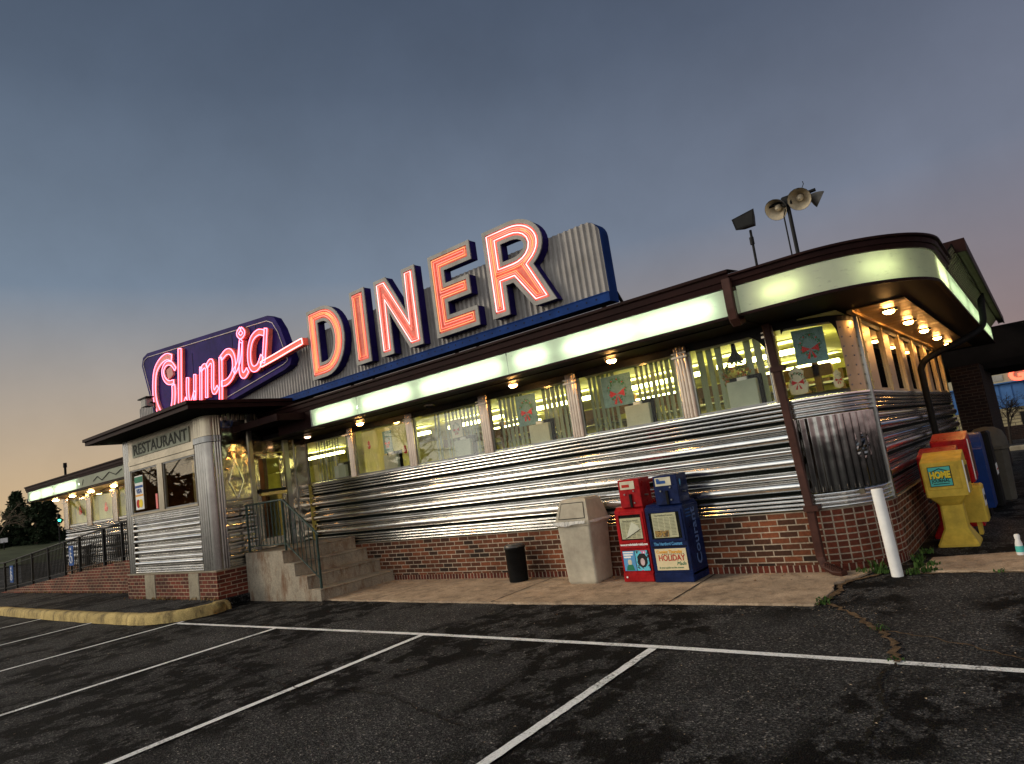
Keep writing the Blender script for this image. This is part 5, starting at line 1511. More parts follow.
# ------------------------------------------------------------------ newspaper boxes by the front wall
def newsbox(x, y, w, dpt, mat, label, hm_off, is_blue):
    t = thing('newspaper_box', label, 'newspaper box', (x, y, 0.022))
    b = w / 2
    k = MB()
    k.bevbox(x - b, x + b, y, y + dpt, 0.10, 0.90, 0.008); k.bevbox(x - b, x + b, y - 0.015, y + dpt, 0.03, 0.13, 0.008)
    k.box(x - b + .01, x + b - .01, y + 0.01, y + dpt - .01, 0.022, 0.03)
    # shoulder sloping up to the coin mechanism
    P0 = [(x - b + .01, y + .01, 0.90), (x + b - .01, y + .01, 0.90), (x + b - .01, y + dpt - .01, 0.90), (x - b + .01, y + dpt - .01, 0.90)]
    P1 = [(x - b + .01, y + .05, 0.935), (x + b - .01, y + .05, 0.935), (x + b - .01, y + dpt - .06, 0.945), (x - b + .01, y + dpt - .06, 0.945)]
    for i in range(4): k.face([P0[i], P0[(i + 1) % 4], P1[(i + 1) % 4], P1[i]])
    k.face(P1)
    body = k.build('cabinet', mat, t)
    hx = x + hm_off; hw = 0.155 if is_blue else 0.15
    k = MB(); k.bevbox(hx - hw, hx + hw, y - 0.005, y + 0.27, 0.93, 1.27, 0.006); head = k.build('coin_head', mat, t)
    f_ = y - 0.008
    k = MB(); k.box(hx - hw + .03, hx + .08, f_ - .003, f_, 1.15, 1.25); cp = k.build('price_card', 'paper', head)
    k = MB(); k.box(hx - hw + .055, hx + .01, f_ - .006, f_ - .003, 1.175, 1.21); k.build('card_print', 'blue_ink' if is_blue else 'red_ink', cp)
    if is_blue: text('card_letter', 'B', 0.075, (hx - .085, f_ - .010, 1.205), 'blue_ink', cp, bold=0.004)
    k = MB(); k.box(hx - .005, hx + .025, f_ - .02, f_, 0.93, 1.09); k.build('coin_slot', 'black', head)
    k = MB()
    for (u, v) in ((-.07, 1.09), (.06, 1.125), (.055, .98)): k.tube([(hx + u, f_, v), (hx + u, f_ - .012, v)], 0.010, 8)
    k.tube([(hx + hw, y + 0.10, 1.06), (hx + hw + .045, y + 0.10, 1.06)], 0.012, 8)
    k.build('locks', 'steel_dull', head)
    # door with a window and the paper behind it
    k = MB()
    for a in ((x - b + .025, x + b - .025, 0.84, 0.87), (x - b + .025, x + b - .025, 0.50, 0.53), (x - b + .025, x - b + .055, 0.53, 0.84), (x + b - .055, x + b - .025, 0.53, 0.84)):
        k.box(a[0], a[1], y - 0.014, y - 0.001, a[2], a[3])
    dr = k.build('door_frame', mat, t)
    k = MB(); k.box(x - b + .056, x + b - .056, y - 0.004, y - 0.001, 0.531, 0.839); k.build('dark_recess', 'black', dr)
    k = MB(); px0, px1 = (x - b + .085, x + b - .10) if is_blue else (x - b + .065, x + b - .065)
    k.box(px0, px1, y - 0.008, y - 0.005, 0.545, 0.80 if not is_blue else 0.832); pp = k.build('newspaper', 'paper', dr)
    text('headline', 'Sunday Courier' if False else ('The Hartford Courant' if is_blue else 'New Britain Herald'), 0.036, (x - (.008 if is_blue else 0), y - 0.0105, 0.805 if is_blue else 0.765), 'print', pp, depth=0.001, xs=0.75)
    k = MB(); rnd = random.Random(int(is_blue))
    for col_ in range(4):
        cx0 = px0 + .012 + col_ * (px1 - px0 - .02) / 4; cx1 = cx0 + (px1 - px0 - .02) / 4 - .008
        for ln in range(13):
            z = 0.775 - ln * 0.0165 - (0.03 if not is_blue else 0)
            if z < 0.56 or (is_blue and z < 0.64 and col_ < 3) or (not is_blue and rnd.random() < .25): continue
            k.box(cx0, cx1 - rnd.uniform(0, .01), y - 0.0098, y - 0.0085, z - .003, z + .002)
    k.build('print_lines', 'print', pp)
    if is_blue:
        k = MB(); k.box(px0 + .015, px0 + .20, y - .0105, y - .0085, 0.553, 0.63); k.build('front_page_photo', 'photo', pp)
    else:
        k = MB(); k.face([(x - .09, y - .013, .55), (x + .12, y - .010, .66), (x + .10, y - .012, .70), (x + .02, y - .013, .75)]); k.build('folded_page', 'white_paper', pp)
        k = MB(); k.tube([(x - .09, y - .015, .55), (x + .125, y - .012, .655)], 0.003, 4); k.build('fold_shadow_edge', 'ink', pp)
    g = MB(); g.box(x - b + .056, x + b - .056, y - 0.020, y - 0.018, 0.531, 0.839); g.build('door_window', 'glass', dr)
    return t, body
NB1, body1 = newsbox(-4.225, 7.33, 0.42, 0.40, 'red', 'red newspaper vending box between the beige bin and the blue box', 0.06, False)
yb = 7.33
text('web_address', 'www.newbritainherald.com', 0.038, (-4.225, yb - 0.004, 0.475), 'white', body1, bold=0.002, xs=0.90)
k = MB(); k.box(-4.40, -4.05, yb - .018, yb - .001, 0.435, 0.45); k.build('shelf_bar', 'red', body1)
k = MB(); k.box(-4.405, -4.045, yb - .006, yb - .001, 0.155, 0.405); mg = k.build('magazine_rack', 'black', body1)
k = MB(); k.box(-4.40, -4.235, yb - .010, yb - .006, 0.16, 0.40); lm = k.build('magazine', 'cyan_ink', mg)
k = MB(); k.box(-4.39, -4.26, yb - .012, yb - .010, 0.345, 0.365); k.box(-4.39, -4.29, yb - .012, yb - .010, 0.315, 0.335); k.box(-4.395, -4.25, yb - .0115, yb - .010, 0.375, 0.392); k.build('magazine_lettering', 'white', lm)
k = MB(); k.lathe(0, 0, [(0.022, -.03), (0.03, 0.0), (0.022, .03)], 10); k.transform(Matrix.Translation((-4.315, yb - .011, 0.265)) @ Matrix.Diagonal((1, 0.05, 1, 1))); k.build('pictured_head', 'paper', lm)
k = MB(); k.extrude2d([(-4.375, .165), (-4.26, .165), (-4.275, .225), (-4.30, .24), (-4.33, .24), (-4.36, .22)], [], lambda u, v, dd: (u, dd, v), yb - .0115, yb - .0105); k.build('pictured_shirt', 'green_ink', lm)
k = MB(); k.box(-4.225, -4.05, yb - .012, yb - .006, 0.16, 0.402); rm = k.build('magazine', 'magazine', mg)
k = MB(); k.extrude2d([(-4.205, .24), (-4.20, .33), (-4.165, .365), (-4.10, .365), (-4.07, .32), (-4.07, .25), (-4.11, .20), (-4.16, .20)], [], lambda u, v, dd: (u, dd, v), yb - .0135, yb - .0125); k.build('pictured_hair', 'ink', rm)
k = MB(); k.extrude2d(ell(-4.135, .265, .030, .045, 0, 345, 20), [], lambda u, v, dd: (u, dd, v), yb - .015, yb - .014); k.build('pictured_face', 'skin_print', rm)
text('magazine_title', 'STYLE', 0.038, (-4.135, yb - .0145, 0.385), 'red_ink', rm, bold=0.003) if False else None
k = MB(); k.tube([(-4.38, yb - .016, 0.085), (-4.38, yb - .022, 0.085)], 0.012, 8); k.build('lock', 'white', body1)
NB2, body2 = newsbox(-3.735, 7.29, 0.50, 0.43, 'blue', 'dark blue newspaper vending box with holiday poster, nearest the brown downspout', 0.085, True)
yb = 7.29
text('paper_name', 'The Hartford Courant', 0.050, (-3.745, yb - 0.004, 0.470), 'cyan_ink', body2, bold=0.0015, xs=0.80)
k = MB(); k.box(-3.955, -3.515, yb - .004, yb - .001, 0.43, 0.442); k.build('shelf_gap', 'black', body2)
k = MB(); k.box(-3.93, -3.53, yb - .010, yb - .004, 0.165, 0.415); ps = k.build('poster', 'paper_cream', body2)
text('poster_heading', 'Coming Thursday', 0.052, (-3.745, yb - .0125, 0.378), 'orange_ink', ps, bold=0.001, xs=0.88, depth=.002)
text('poster_title', 'HOLIDAY', 0.098, (-3.725, yb - .0125, 0.305), 'red_ink', ps, bold=0.001, xs=0.80, depth=.002)
text('poster_subtitle', 'Made', 0.060, (-3.61, yb - .0125, 0.240), 'green_ink', ps, xs=0.9, shear=0.3, depth=.002)
text('poster_note', '& your guide to the season', 0.030, (-3.745, yb - .0125, 0.195), 'green_ink', ps, xs=0.95, depth=.002)
k = MB()
for i in range(12): k.box(-3.84 + i * .024, -3.826 + i * .024, yb - .0125, yb - .0115, 0.348, 0.354)
k.build('poster_rule', 'ink', ps)
text('side_lettering', 'Courant', 0.185, (-3.483, 7.53, 0.52), 'side_letter', body2, 'right', rot=R(90), bold=0.002, xs=1.05)
k = MB()
for z in (0.80, 0.84, 0.76): k.box(-3.484, -3.476, 7.34, 7.46, z, z + .012)
k.build('vents', 'blue_ink', body2)
k = MB(); k.lathe(0, 0, [(0.0, -.001), (0.03, 0), (0.0, .001)], 12); k.transform(Matrix.Translation((-3.492, 7.36, 1.17)) @ Matrix.Rotation(R(90), 4, 'Y') @ Matrix.Diagonal((1.6, 0.8, 1, 1))); k.build('badge', 'cyan_ink', body2)

# ------------------------------------------------------------------ bollard and boxes beside the right wall
BO_ = thing('white_post', 'leaning white plastic post at the rounded brick corner', 'post', (-1.455, 7.57, 0.0))
k = MB(); k.lathe(-1.455, 7.57, [(0.055, 0.0), (0.055, 0.86), (0.053, 0.872), (0.02, 0.874)], 20); k.build('post_body', 'white', BO_)
for i, (a, z) in enumerate(((20, .70), (200, .30))):
    pass
BO_.rotation_euler = (0, R(-1.5), 0)

def plastic_box(x, y, mat, label, w=0.40, dp=0.46, h=1.07, seed=0, name='newspaper_box', group=None):
    """pedestal news rack: flared foot, neck, box with slanted roof"""
    t = thing(name, label, 'newspaper box', (x, y, 0.0))
    b = w / 2
    def ring(hw, y0, y1, z): 
        r_ = 0.02
        return [(x - hw + r_, y0, z), (x + hw - r_, y0, z), (x + hw, y0 + r_, z), (x + hw, y1 - r_, z), (x + hw - r_, y1, z), (x - hw + r_, y1, z), (x - hw, y1 - r_, z), (x - hw, y0 + r_, z)]
    k = MB()
    k.rings([ring(b, y, y + dp, 0.0), ring(b, y, y + dp, 0.025), ring(b * .60, y + .10, y + dp - .10, 0.19), ring(b * .56, y + .11, y + dp - .11, 0.46), ring(b * .62, y + .08, y + dp - .08, 0.49), ring(b * 1.0, y + .015, y + dp - .01, 0.575)], smooth=False)
    k.build('pedestal', mat, t)
    k = MB()
    zf = h - 0.10
    r0_ = ring(b * 1.04, y, y + dp, 0.575); r1_ = ring(b * 1.05, y - .005, y + dp + .005, zf)
    k.rings([r0_, r1_], smooth=False, cap=False)
    r2_ = [(p[0], p[1], zf + (h - zf) * min(1, (p[1] - y + .01) / (dp * .55)) * (1.0)) for p in ring(b * 1.03, y + .01, y + dp - .01, 0)]
    k.rings([r1_, r2_], smooth=False, cap=False); k.face(r2_)
    hd_ = k.build('box_head', mat, t)
    k = MB()
    k.tube([(x - b * .82, y - .004, .66), (x + b * .82, y - .004, .66), (x + b * .82, y - .006, zf - .05), (x - b * .82, y - .006, zf - .05)], 0.004, 5, closed=True); k.build('front_bead', mat, hd_)
    # door recess on the side facing the drive
    k = MB(); k.box(x + b * 1.05 + .001, x + b * 1.05 + .010, y + .06, y + dp - .05, 0.62, zf - .03); dd_ = k.build('side_door', mat, hd_)
    k = MB(); k.box(x + b * 1.05 + .010, x + b * 1.05 + .013, y + .11, y + dp - .11, 0.70, zf - .07); k.build('door_window', 'wood', dd_)
    k = MB(); k.box(x + b * 1.05 + .0, x + b * 1.05 + .012, y + .035, y + .05, 0.60, zf); k.build('door_edge', 'white', dd_)
    return t, hd_
YB, yh = plastic_box(-1.065, 9.10, 'yellow', 'yellow plastic newspaper box with teal HOME sticker, nearest the white post')
k = MB(); k.box(-1.205, -0.975, 9.085, 9.092, 0.695, 0.925); stk = k.build('sticker', 'ink', yh)
k = MB(); k.box(-1.198, -0.982, 9.082, 9.085, 0.702, 0.918); k.build('sticker_face', 'teal', stk)
text('sticker_word', 'HOME', 0.105, (-1.09, 9.078, 0.825), 'yellow_ink', stk, bold=0.006, xs=0.70)
text('sticker_word_edge', 'HOME', 0.105, (-1.087, 9.0805, 0.822), 'ink', stk, bold=0.012, xs=0.70)
text('sticker_line', 'JOURNAL', 0.042, (-1.09, 9.078, 0.758), 'ink', stk, bold=0.001, xs=1.0)
k = MB(); k.box(-1.17, -1.01, 9.079, 9.082, 0.722, 0.730); k.build('sticker_rule', 'ink', stk); k = MB(); k.tube([(-1.17, 9.08, 0.868), (-1.09, 9.08, 0.90), (-1.01, 9.08, 0.868)], 0.005, 4); k.build('sticker_roof_line', 'ink', stk)
k = MB(); k.tube([(-1.24, 9.10, 0.53), (-1.24, 9.085, 0.53)], 0.018, 8); k.build('bolt', 'black', yh)
t, hh_ = plastic_box(-1.17, 9.72, 'red', 'red plastic newspaper box right behind the yellow box', h=1.10)
t, hh_ = plastic_box(-1.10, 10.62, 'red', 'tallest red plastic newspaper box, second behind the yellow box', h=1.24)
# second yellow rack, lower and turned, behind the first
t = thing('newspaper_box', 'low yellow newspaper rack peeping out behind the yellow box', 'newspaper box', (-0.93, 10.02, 0))
k = MB(); k.bevbox(-1.03, -0.79, 9.85, 10.20, 0.16, 0.60, 0.02); k.build('rack_body', 'yellow', t)
k = MB(); k.box(-0.92, -0.88, 9.92, 10.1, 0, 0.16); k.build('rack_leg', 'yellow', t)
k = MB(); k.box(-0.789, -0.785, 9.90, 10.12, 0.34, 0.54); lb_ = k.build('rack_label', 'white', t)
text('rack_lettering', 'Auto', 0.10, (-0.782, 10.01, 0.44), 'ink', lb_, 'right', bold=0.003)
# blue rounded box, dark box, grey bin further on
t = thing('newspaper_box', 'blue round-topped newspaper box behind the red ones', 'newspaper box', (-0.98, 11.6, 0))
k = MB(); pr_ = [(11.45, 0.12), (11.95, 0.12), (11.98, 0.95)] + [(11.73 + .25 * math.cos(R(a)), .98 + .20 * math.sin(R(a))) for a in range(0, 181, 20)] + [(11.45, 0.95)]
k.extrude2d(pr_, [], lambda u, v, dd: (dd, u, v), -0.80, -1.22); k.build('cabinet', 'blue_bright', t)
k = MB(); k.box(-1.15, -0.87, 11.5, 11.9, 0, 0.12); k.build('foot', 'black', t)
t = thing('newspaper_box', 'black newspaper box with a small white notice, beyond the blue one', 'newspaper box', (-0.92, 12.5, 0))
k = MB(); k.bevbox(-1.16, -0.74, 12.2, 12.7, 0.05, 1.16, 0.03); k.build('cabinet', 'black', t)
k = MB(); k.box(-0.739, -0.735, 12.25, 12.55, 0.50, 0.66); nt_ = k.build('notice', 'white', t)
k = MB(); k.box(-0.7345, -0.733, 12.28, 12.52, 0.56, 0.585); k.build('notice_print', 'red_ink', nt_)
t = thing('litter_bin', 'grey domed litter bin last in the row by the side wall', 'litter bin', (-0.85, 13.5, 0))
k = MB(); k.rings([[(-0.85 + hw * a_, 13.5 + hw * b2, z) for a_, b2 in ((-1, -.7), (-.7, -1), (.7, -1), (1, -.7), (1, .7), (.7, 1), (-.7, 1), (-1, .7))] for hw, z in ((0.22, 0.0), (0.25, 0.80), (0.275, 0.81), (0.275, 0.86))], smooth=False); k.build('bin_body', 'bin_grey', t)
k = MB(); k.lathe(-0.85, 13.5, [(0.275, 0.86), (0.27, 0.98), (0.23, 1.10), (0.14, 1.17), (0.02, 1.19)], 20); k.build('dome', 'bin_grey', t)
# small white and green thing at the right edge
t = thing('white_bottle', 'small white plastic bottle standing on the concrete slab at the right edge', 'bottle', (-0.475, 8.42, 0.02))
k = MB(); k.lathe(-0.475, 8.42, [(0.034, 0.021), (0.036, 0.03), (0.032, 0.13), (0.022, 0.17), (0.020, 0.18)], 14); k.build('bottle_body', 'white', t)
k = MB(); k.lathe(-0.475, 8.42, [(0.024, 0.18), (0.026, 0.21), (0.02, 0.225)], 12); k.build('cap', 'white', t)
k = MB(); k.lathe(-0.475, 8.42, [(0.0365, 0.05), (0.0350, 0.11)], 14, cap=False); k.build('label_band', 'teal', t)

# ------------------------------------------------------------------ weeds, leaves
def tuft(mb, x, y, z, n, h, spread, rnd):
    for _ in range(n):
        a = rnd.uniform(0, 2 * PI); r_ = rnd.uniform(0, spread); px, py = x + r_ * math.cos(a), y + r_ * math.sin(a)
        a2 = rnd.uniform(0, 2 * PI); hh = h * rnd.uniform(.35, 1); w_ = rnd.uniform(.004, .010)
        dx, dy = math.cos(a2), math.sin(a2); lean = hh * rnd.uniform(.2, .9)
        m_ = (px + dx * lean * .4, py + dy * lean * .4, z + hh * .65); e_ = (px + dx * lean, py + dy * lean, z + hh * .9)
        mb.face([(px - dy * w_, py + dx * w_, z), (px + dy * w_, py - dx * w_, z), (m_[0] + dy * w_, m_[1] - dx * w_, m_[2]), (m_[0] - dy * w_, m_[1] + dx * w_, m_[2])])
        mb.face([(m_[0] - dy * w_, m_[1] + dx * w_, m_[2]), (m_[0] + dy * w_, m_[1] - dx * w_, m_[2]), e_])
rnd = random.Random(21); k = MB()
for x, y, n, h in ((-1.33, 7.62, 45, .07), (-1.24, 7.70, 50, .07), (-1.30, 7.95, 40, .09), (-1.20, 8.0, 24, .07), (-1.36, 8.3, 34, .10), (-1.33, 8.7, 30, .09), (-1.62, 7.68, 40, .10), (-1.66, 7.72, 30, .16), (-1.15, 7.73, 20, .06),
                   (-1.87, 6.40, 30, .05), (-1.88, 6.55, 20, .04), (-1.06, 4.93, 8, .03), (-1.28, 5.62, 16, .05), (-0.62, 7.66, 14, .05), (-0.40, 8.45, 10, .04), (-1.80, 7.72, 20, .08)):
    tuft(k, x, y, 0.012, n, h, 0.07, rnd)
tag(k.build('weeds', 'weed'), 'green weeds growing in the joint round the white post', 'weeds', kind='stuff')
k = MB()
for i in range(26): tuft(k, -15.2 + i * .15 + rnd.uniform(-.05, .05), 5.66, 0.145, rnd.choice((0, 4, 8)), .08, 0.06, rnd)
for i in range(60): tuft(k, -24 + i * .15, 6.17, 0.145, rnd.choice((2, 6)), .07, 0.05, rnd)
tag(k.build('kerb_weeds', 'dry'), 'dry grass along the foot of the brick ramp', 'weeds', kind='stuff')
k = MB()
for i in range(900):
    x = rnd.uniform(-12, 0.5); y = rnd.uniform(1.2, 6.2); s_ = rnd.uniform(.003, .011)
    if rnd.random() < .55: y = 6.25 + rnd.uniform(-.4, .1) * rnd.random(); s_ *= .8
    a = rnd.uniform(0, PI); z = 0.016
    c_, sn = math.cos(a) * s_, math.sin(a) * s_
    k.face([(x - c_, y - sn, z), (x + sn * .6, y - c_ * .6, z + s_ * .4), (x + c_, y + sn, z), (x - sn * .6, y + c_ * .6, z + s_ * .2)])
tag(k.build('grit', 'walk'), 'pale grit and scraps scattered over the asphalt', 'grit', kind='stuff')
k = MB()
for i in range(90):
    x = rnd.uniform(-9.2, -2.2); y = 7.68 - abs(rnd.gauss(0, .18)); s_ = rnd.uniform(.008, .022); z = 0.03; a = rnd.uniform(0, PI)
    if i > 60: x = rnd.uniform(-12, -1); y = rnd.uniform(3, 6.3); z = .018
    c_, sn = math.cos(a) * s_, math.sin(a) * s_
    k.face([(x - c_, y - sn, z), (x + sn * .6, y - c_ * .6, z + s_ * .5), (x + c_, y + sn, z), (x - sn * .6, y + c_ * .6, z + s_ * .2)])
tag(k.build('fallen_leaves', 'wood'), 'small brown dead leaves scattered below the brick wall', 'leaves', kind='stuff')

# ------------------------------------------------------------------ neighbouring blue shop on the right
BS = thing('blue_shop', 'blue corrugated shop with beige fascia and red neon letter', 'building', (2, 42, 0))
MB().box(-4.0, 14, 40, 50, 0, 1.22).build('stone_wall', 'shop_stone', BS)
k = MB(); x = -4.0
while x < 14: k.box(x, x + 0.42, 39.96, 40.02, 1.22, 2.42); k.box(x + .42, x + .5, 40.0, 40.06, 1.22, 2.42); x += .5
k.build('corrugated_wall', 'blue_shop', BS)
MB().box(-4.3, 14, 39.8, 50, 2.42, 3.02).build('fascia_band', 'shop_band', BS)
MB().box(-4.35, 14, 39.75, 50, 3.02, 3.16).build('roof_edge', 'blue_shop', BS)
MB().box(-4.35, 14, 39.77, 39.80, 2.40, 2.46).build('lower_trim', 'blue_shop', BS)
k = MB(); k.box(-1.95, -1.30, 39.77, 39.80, 2.56, 2.84); k.build('small_vent', 'grey_sign', BS)
text('shop_letters', 'GRILL', 0.82, (0.55, 39.72, 2.70), 'neon_shop', BS, bold=0.03) if False else text('shop_letter', 'G', 0.80, (-0.72, 39.72, 2.71), 'neon_shop', BS, bold=0.035, xs=1.15)
MB().box(-0.98, 0.4, 39.96, 40.0, 0.35, 0.95).build('window', 'black', BS)
bare_tree(-1.2, 30, 0, 2.1, 'leafless dark shrub in front of the blue shop', 31, 6, 'twig_dark', 'bare_shrub', 0.05)
bare_tree(-0.1, 29, 0, 2.4, 'larger leafless dark shrub at the right edge of the photo', 32, 6, 'twig_dark', 'bare_shrub', 0.05)
# low kerb and wall beyond the drive
tag(MB().bevbox(-3, 20, 26.0, 26.25, 0, 0.14, 0.03).build('far_kerb', 'patch'), kind='structure')
tag(MB().bevbox(-3, 20, 33.0, 33.3, 0, 0.55, 0.03).build('low_wall', 'brick_dark'), 'low dark wall across the drive before the blue shop', 'wall')
# ------------------------------------------------------------------ what shows through the windows
def blind(x0, x1, y, z0, z1, label, ang, gap=None, pitch=0.085, mat='blind', w=0.082, seed=0):
    t = thing('vertical_blind', label, 'blind', ((x0 + x1) / 2, y, z0), 0, 'vertical blinds in the front windows')
    MB().box(x0, x1, y - .02, y + .02, z1, z1 + .03).build('head_rail', 'white', t)
    rnd = random.Random(seed); k = MB(); x = x0 + w / 2
    while x < x1 - w / 3:
        if not (gap and any(a < (x - x0) / (x1 - x0) < b for a, b in gap)):
            a = R(ang + rnd.uniform(-9, 9)); dx, dy = math.cos(a) * w / 2, math.sin(a) * w / 2
            zb = z0 + rnd.uniform(-.005, .01); sl_ = rnd.uniform(-.012, .012)
            for s1 in (0,):
                mx_, my_ = -dy * .12, dx * .12
                k.face([(x - dx + sl_, y - dy, zb), (x + mx_ + sl_, y + my_, zb), (x + mx_, y + my_, z1), (x - dx, y - dy, z1)])
                k.face([(x + mx_ + sl_, y + my_, zb), (x + dx + sl_, y + dy, zb), (x + dx, y + dy, z1), (x + mx_, y + my_, z1)])
        x += pitch * (1 + rnd.uniform(-.05, .05))
    k.build('slats', mat, t)
    return t
ZW0, ZW1 = ZT + 0.06, 2.72
blind(-11.50, -10.18, 7.95, ZW0, ZW1, 'narrow grey blind in the window nearest the entrance door', -20, [(.58, .75)], 0.09, seed=1)
blind(-9.97, -8.55, 7.95, ZW0, ZW1, 'fully closed cream blind with hanging decorations', 8, None, 0.074, 'curtain', seed=2)
blind(-8.30, -6.84, 7.95, ZW0, ZW1, 'half open blind in the third front window from the entrance', -24, [(.02, .16), (.30, .36)], 0.085, seed=3)
blind(-6.58, -5.17, 7.95, ZW0, ZW1, 'blind parted round a framed picture, fourth window from the entrance', -17, [(.38, .58)], 0.085, seed=4)
blind(-4.91, -3.50, 7.95, ZW0, ZW1, 'thin open blind in the wide window above the red box', -32, [(.34, .52)], 0.075, seed=5)
blind(-3.25, -2.36, 7.95, ZW0, ZW1, 'blind with wide grey slats in the arched window by the downspout', -8, [(.42, .64)], 0.118, w=0.088, seed=6)
# wing blinds
for i, ((a, b), (c_, d_)) in enumerate(zip(wp, wp[1:])):
    if i > 3: continue
    blind(b + .03, c_ - .03, 7.95, ZW0, ZW1, ['pale closed blind in the end window of the left wing', 'pale closed blind in the second window of the left wing', 'pale closed blind in the third window of the left wing', 'pale closed blind in the wing window beside the vestibule'][i], 14, None, 0.09, 'blind_pale', w=.088, seed=20 + i)
# grey boxes standing at each window
for x, h_, lab in ((-10.62, .25, 'grey box with black trim in the window nearest the entrance door'), (-9.13, .27, 'grey box in front of the closed cream blind'),
                (-7.35, .28, 'grey box with papers on top in the third window from the entrance'), (-5.78, .29, 'grey box below the framed picture in the fourth window'),
                (-4.14, .29, 'grey box in the window above the red newspaper box'), (-2.72, .33, 'widest grey box in the arched window by the downspout')):
    w_ = .36 if x < -3 else .36
    t = thing('grey_box', lab, 'box', (x, 7.87, ZT + .03), 0, 'grey boxes on the window ledges')
    k = MB(); k.bevbox(x - w_ / 2, x + w_ / 2, 7.83, 7.90, ZT + .035, ZT + .035 + h_, .008); k.build('front_panel', 'jbox', t)
    k = MB(); k.bevbox(x - w_ / 2 + .02, x + w_ / 2 + .045, 7.90, 7.935, ZT + .035, ZT + .035 + h_ + .05, .008); k.build('black_back', 'black', t)
    k = MB(); k.bevbox(x - .05, x + .07, 7.845, 7.885, ZT + .035 + h_, ZT + .075 + h_, .005); k.build('white_card', 'white', t)
# pictures and wreaths hanging in the windows
def picture(x, z, w_, h_, mat, lab, y=7.86, rz=0, name='window_picture'):
    t = thing(name, lab, 'picture', (x, y, z), rz)
    bgm = {'poster_a': 'pic_teal', 'poster_b': 'pic_teal', 'poster_c': 'pic_cream'}[mat]
    if w_ < .2 or name == 'window_ornament': bgm = 'pic_cream' if mat == 'poster_c' else 'pic_red'
    k = MB()
    if w_ >= .2 and name == 'window_picture': k.bevbox(-w_ / 2, w_ / 2, -.006, .006, 0, h_, .004)
    else: k.lathe(0, 0, [(0.0, 0), (w_ * .38, .02), (w_ * .46, h_ * .35), (w_ * .30, h_ * .62), (w_ * .34, h_ * .80), (.002, h_)], 10, sy=.12)
    pr_ = k.build('print', bgm, t, world=False)
    rn = random.Random(int(x * 100) & 1023); cx_, cz_ = 0.0, h_ * .52; rr2 = min(w_, h_) * .30
    k = MB()
    for q in range(int(150 if w_ > .2 else 40)):
        a = rn.uniform(0, 2 * PI); q_ = rr2 * rn.uniform(.72, 1.18); u, v = cx_ + q_ * math.cos(a), cz_ + q_ * math.sin(a) * 1.15; s_ = rr2 * .13; b_ = rn.uniform(0, PI)
        k.face([(u - s_ * math.cos(b_), -.009, v - s_ * math.sin(b_)), (u + s_ * .4, -.010, v - s_ * .4), (u + s_ * math.cos(b_), -.009, v + s_ * math.sin(b_)), (u - s_ * .3, -.010, v + s_ * .5)])
    k.build('printed_leaves', 'pic_green', pr_, world=False)
    k = MB(); b_ = rr2 * .85; v0 = cz_ - rr2 * .45
    for sg in (-1, 1):
        k.face([(0, -.012, v0), (sg * b_, -.012, v0 + b_ * .55), (sg * b_ * 1.05, -.012, v0 - b_ * .35)])
        k.face([(0, -.0125, v0), (sg * b_ * .25, -.0125, v0 - b_ * 1.3), (sg * b_ * .60, -.0125, v0 - b_ * 1.2)])
    for q in range(9):
        a = q * .7; u, v = rr2 * math.cos(a), cz_ + rr2 * 1.15 * math.sin(a); s_ = rr2 * .10
        k.face([(u - s_, -.012, v), (u, -.012, v - s_), (u + s_, -.012, v), (u, -.012, v + s_)])
    k.build('printed_bow', 'pic_cream' if bgm == 'pic_red' else 'pic_red', pr_, world=False)
    return t
picture(-9.18, 2.22, .24, .40, 'poster_b', 'red and green cut-out on the closed cream blind')
picture(-7.45, 2.25, .24, .30, 'poster_c', 'round leafy ornament in the third window from the entrance')
picture(-5.97, 2.22, .38, .46, 'poster_a', 'teal picture with red figures in the fourth window')
picture(-4.40, 2.24, .46, .42, 'poster_b', 'blue-green picture with red figures in the wide window')
t = thing('wreath', 'round green and red wreath in the arched window', 'wreath', (-2.80, 7.92, 2.36))
rnd = random.Random(8); k = MB()
for i in range(520):
    a = rnd.uniform(0, 2 * PI); r_ = .125 + rnd.gauss(0, .035); blob_leaves(k, (-2.80 + r_ * math.cos(a), 7.93, 2.36 + r_ * math.sin(a)), (.02, .02, .02), 1, .022, rnd)
k.build('leaves', 'poster_c', t)
t = thing('hanging_lamp', 'dark hanging ornament above the wreath in the arched window', 'lamp', (-2.80, 7.95, 2.5))
MB().lathe(-2.78, 7.97, [(0.10, 2.50), (0.07, 2.56), (0.03, 2.62), (0.025, 2.74)], 12).build('shade', 'black', t)
picture(-1.93, 2.30, .34, .40, 'poster_b', 'teal and red festive picture in the curved corner window', y=8.02, rz=R(22))
picture(-2.12, 1.96, .24, .34, 'poster_c', 'cream floral ornament low in the curved corner window', y=7.96, rz=R(15), name='window_ornament')
picture(-1.74, 1.97, .14, .22, 'poster_c', 'small green plant ornament beside the corner plate', y=8.16, rz=R(40), name='window_ornament')
# small cut-outs on the cream blind
for x, z in ((-9.72, 2.36), (-8.75, 2.15)): picture(x, z, .10, .16, 'poster_b', 'small dark cut-out on the left of the cream blind' if x < -9 else 'small red cut-out on the right of the cream blind', y=7.87, name='window_ornament')
for x, z, lab in ((-24.3, 2.2, 'small cut-out in the end window of the left wing'), (-22.2, 2.15, 'small cut-out in the second window of the left wing'), (-20.2, 2.2, 'small cut-out in the third window of the left wing')): picture(x, z, .3, .3, 'poster_b', lab, y=7.87, name='window_ornament')

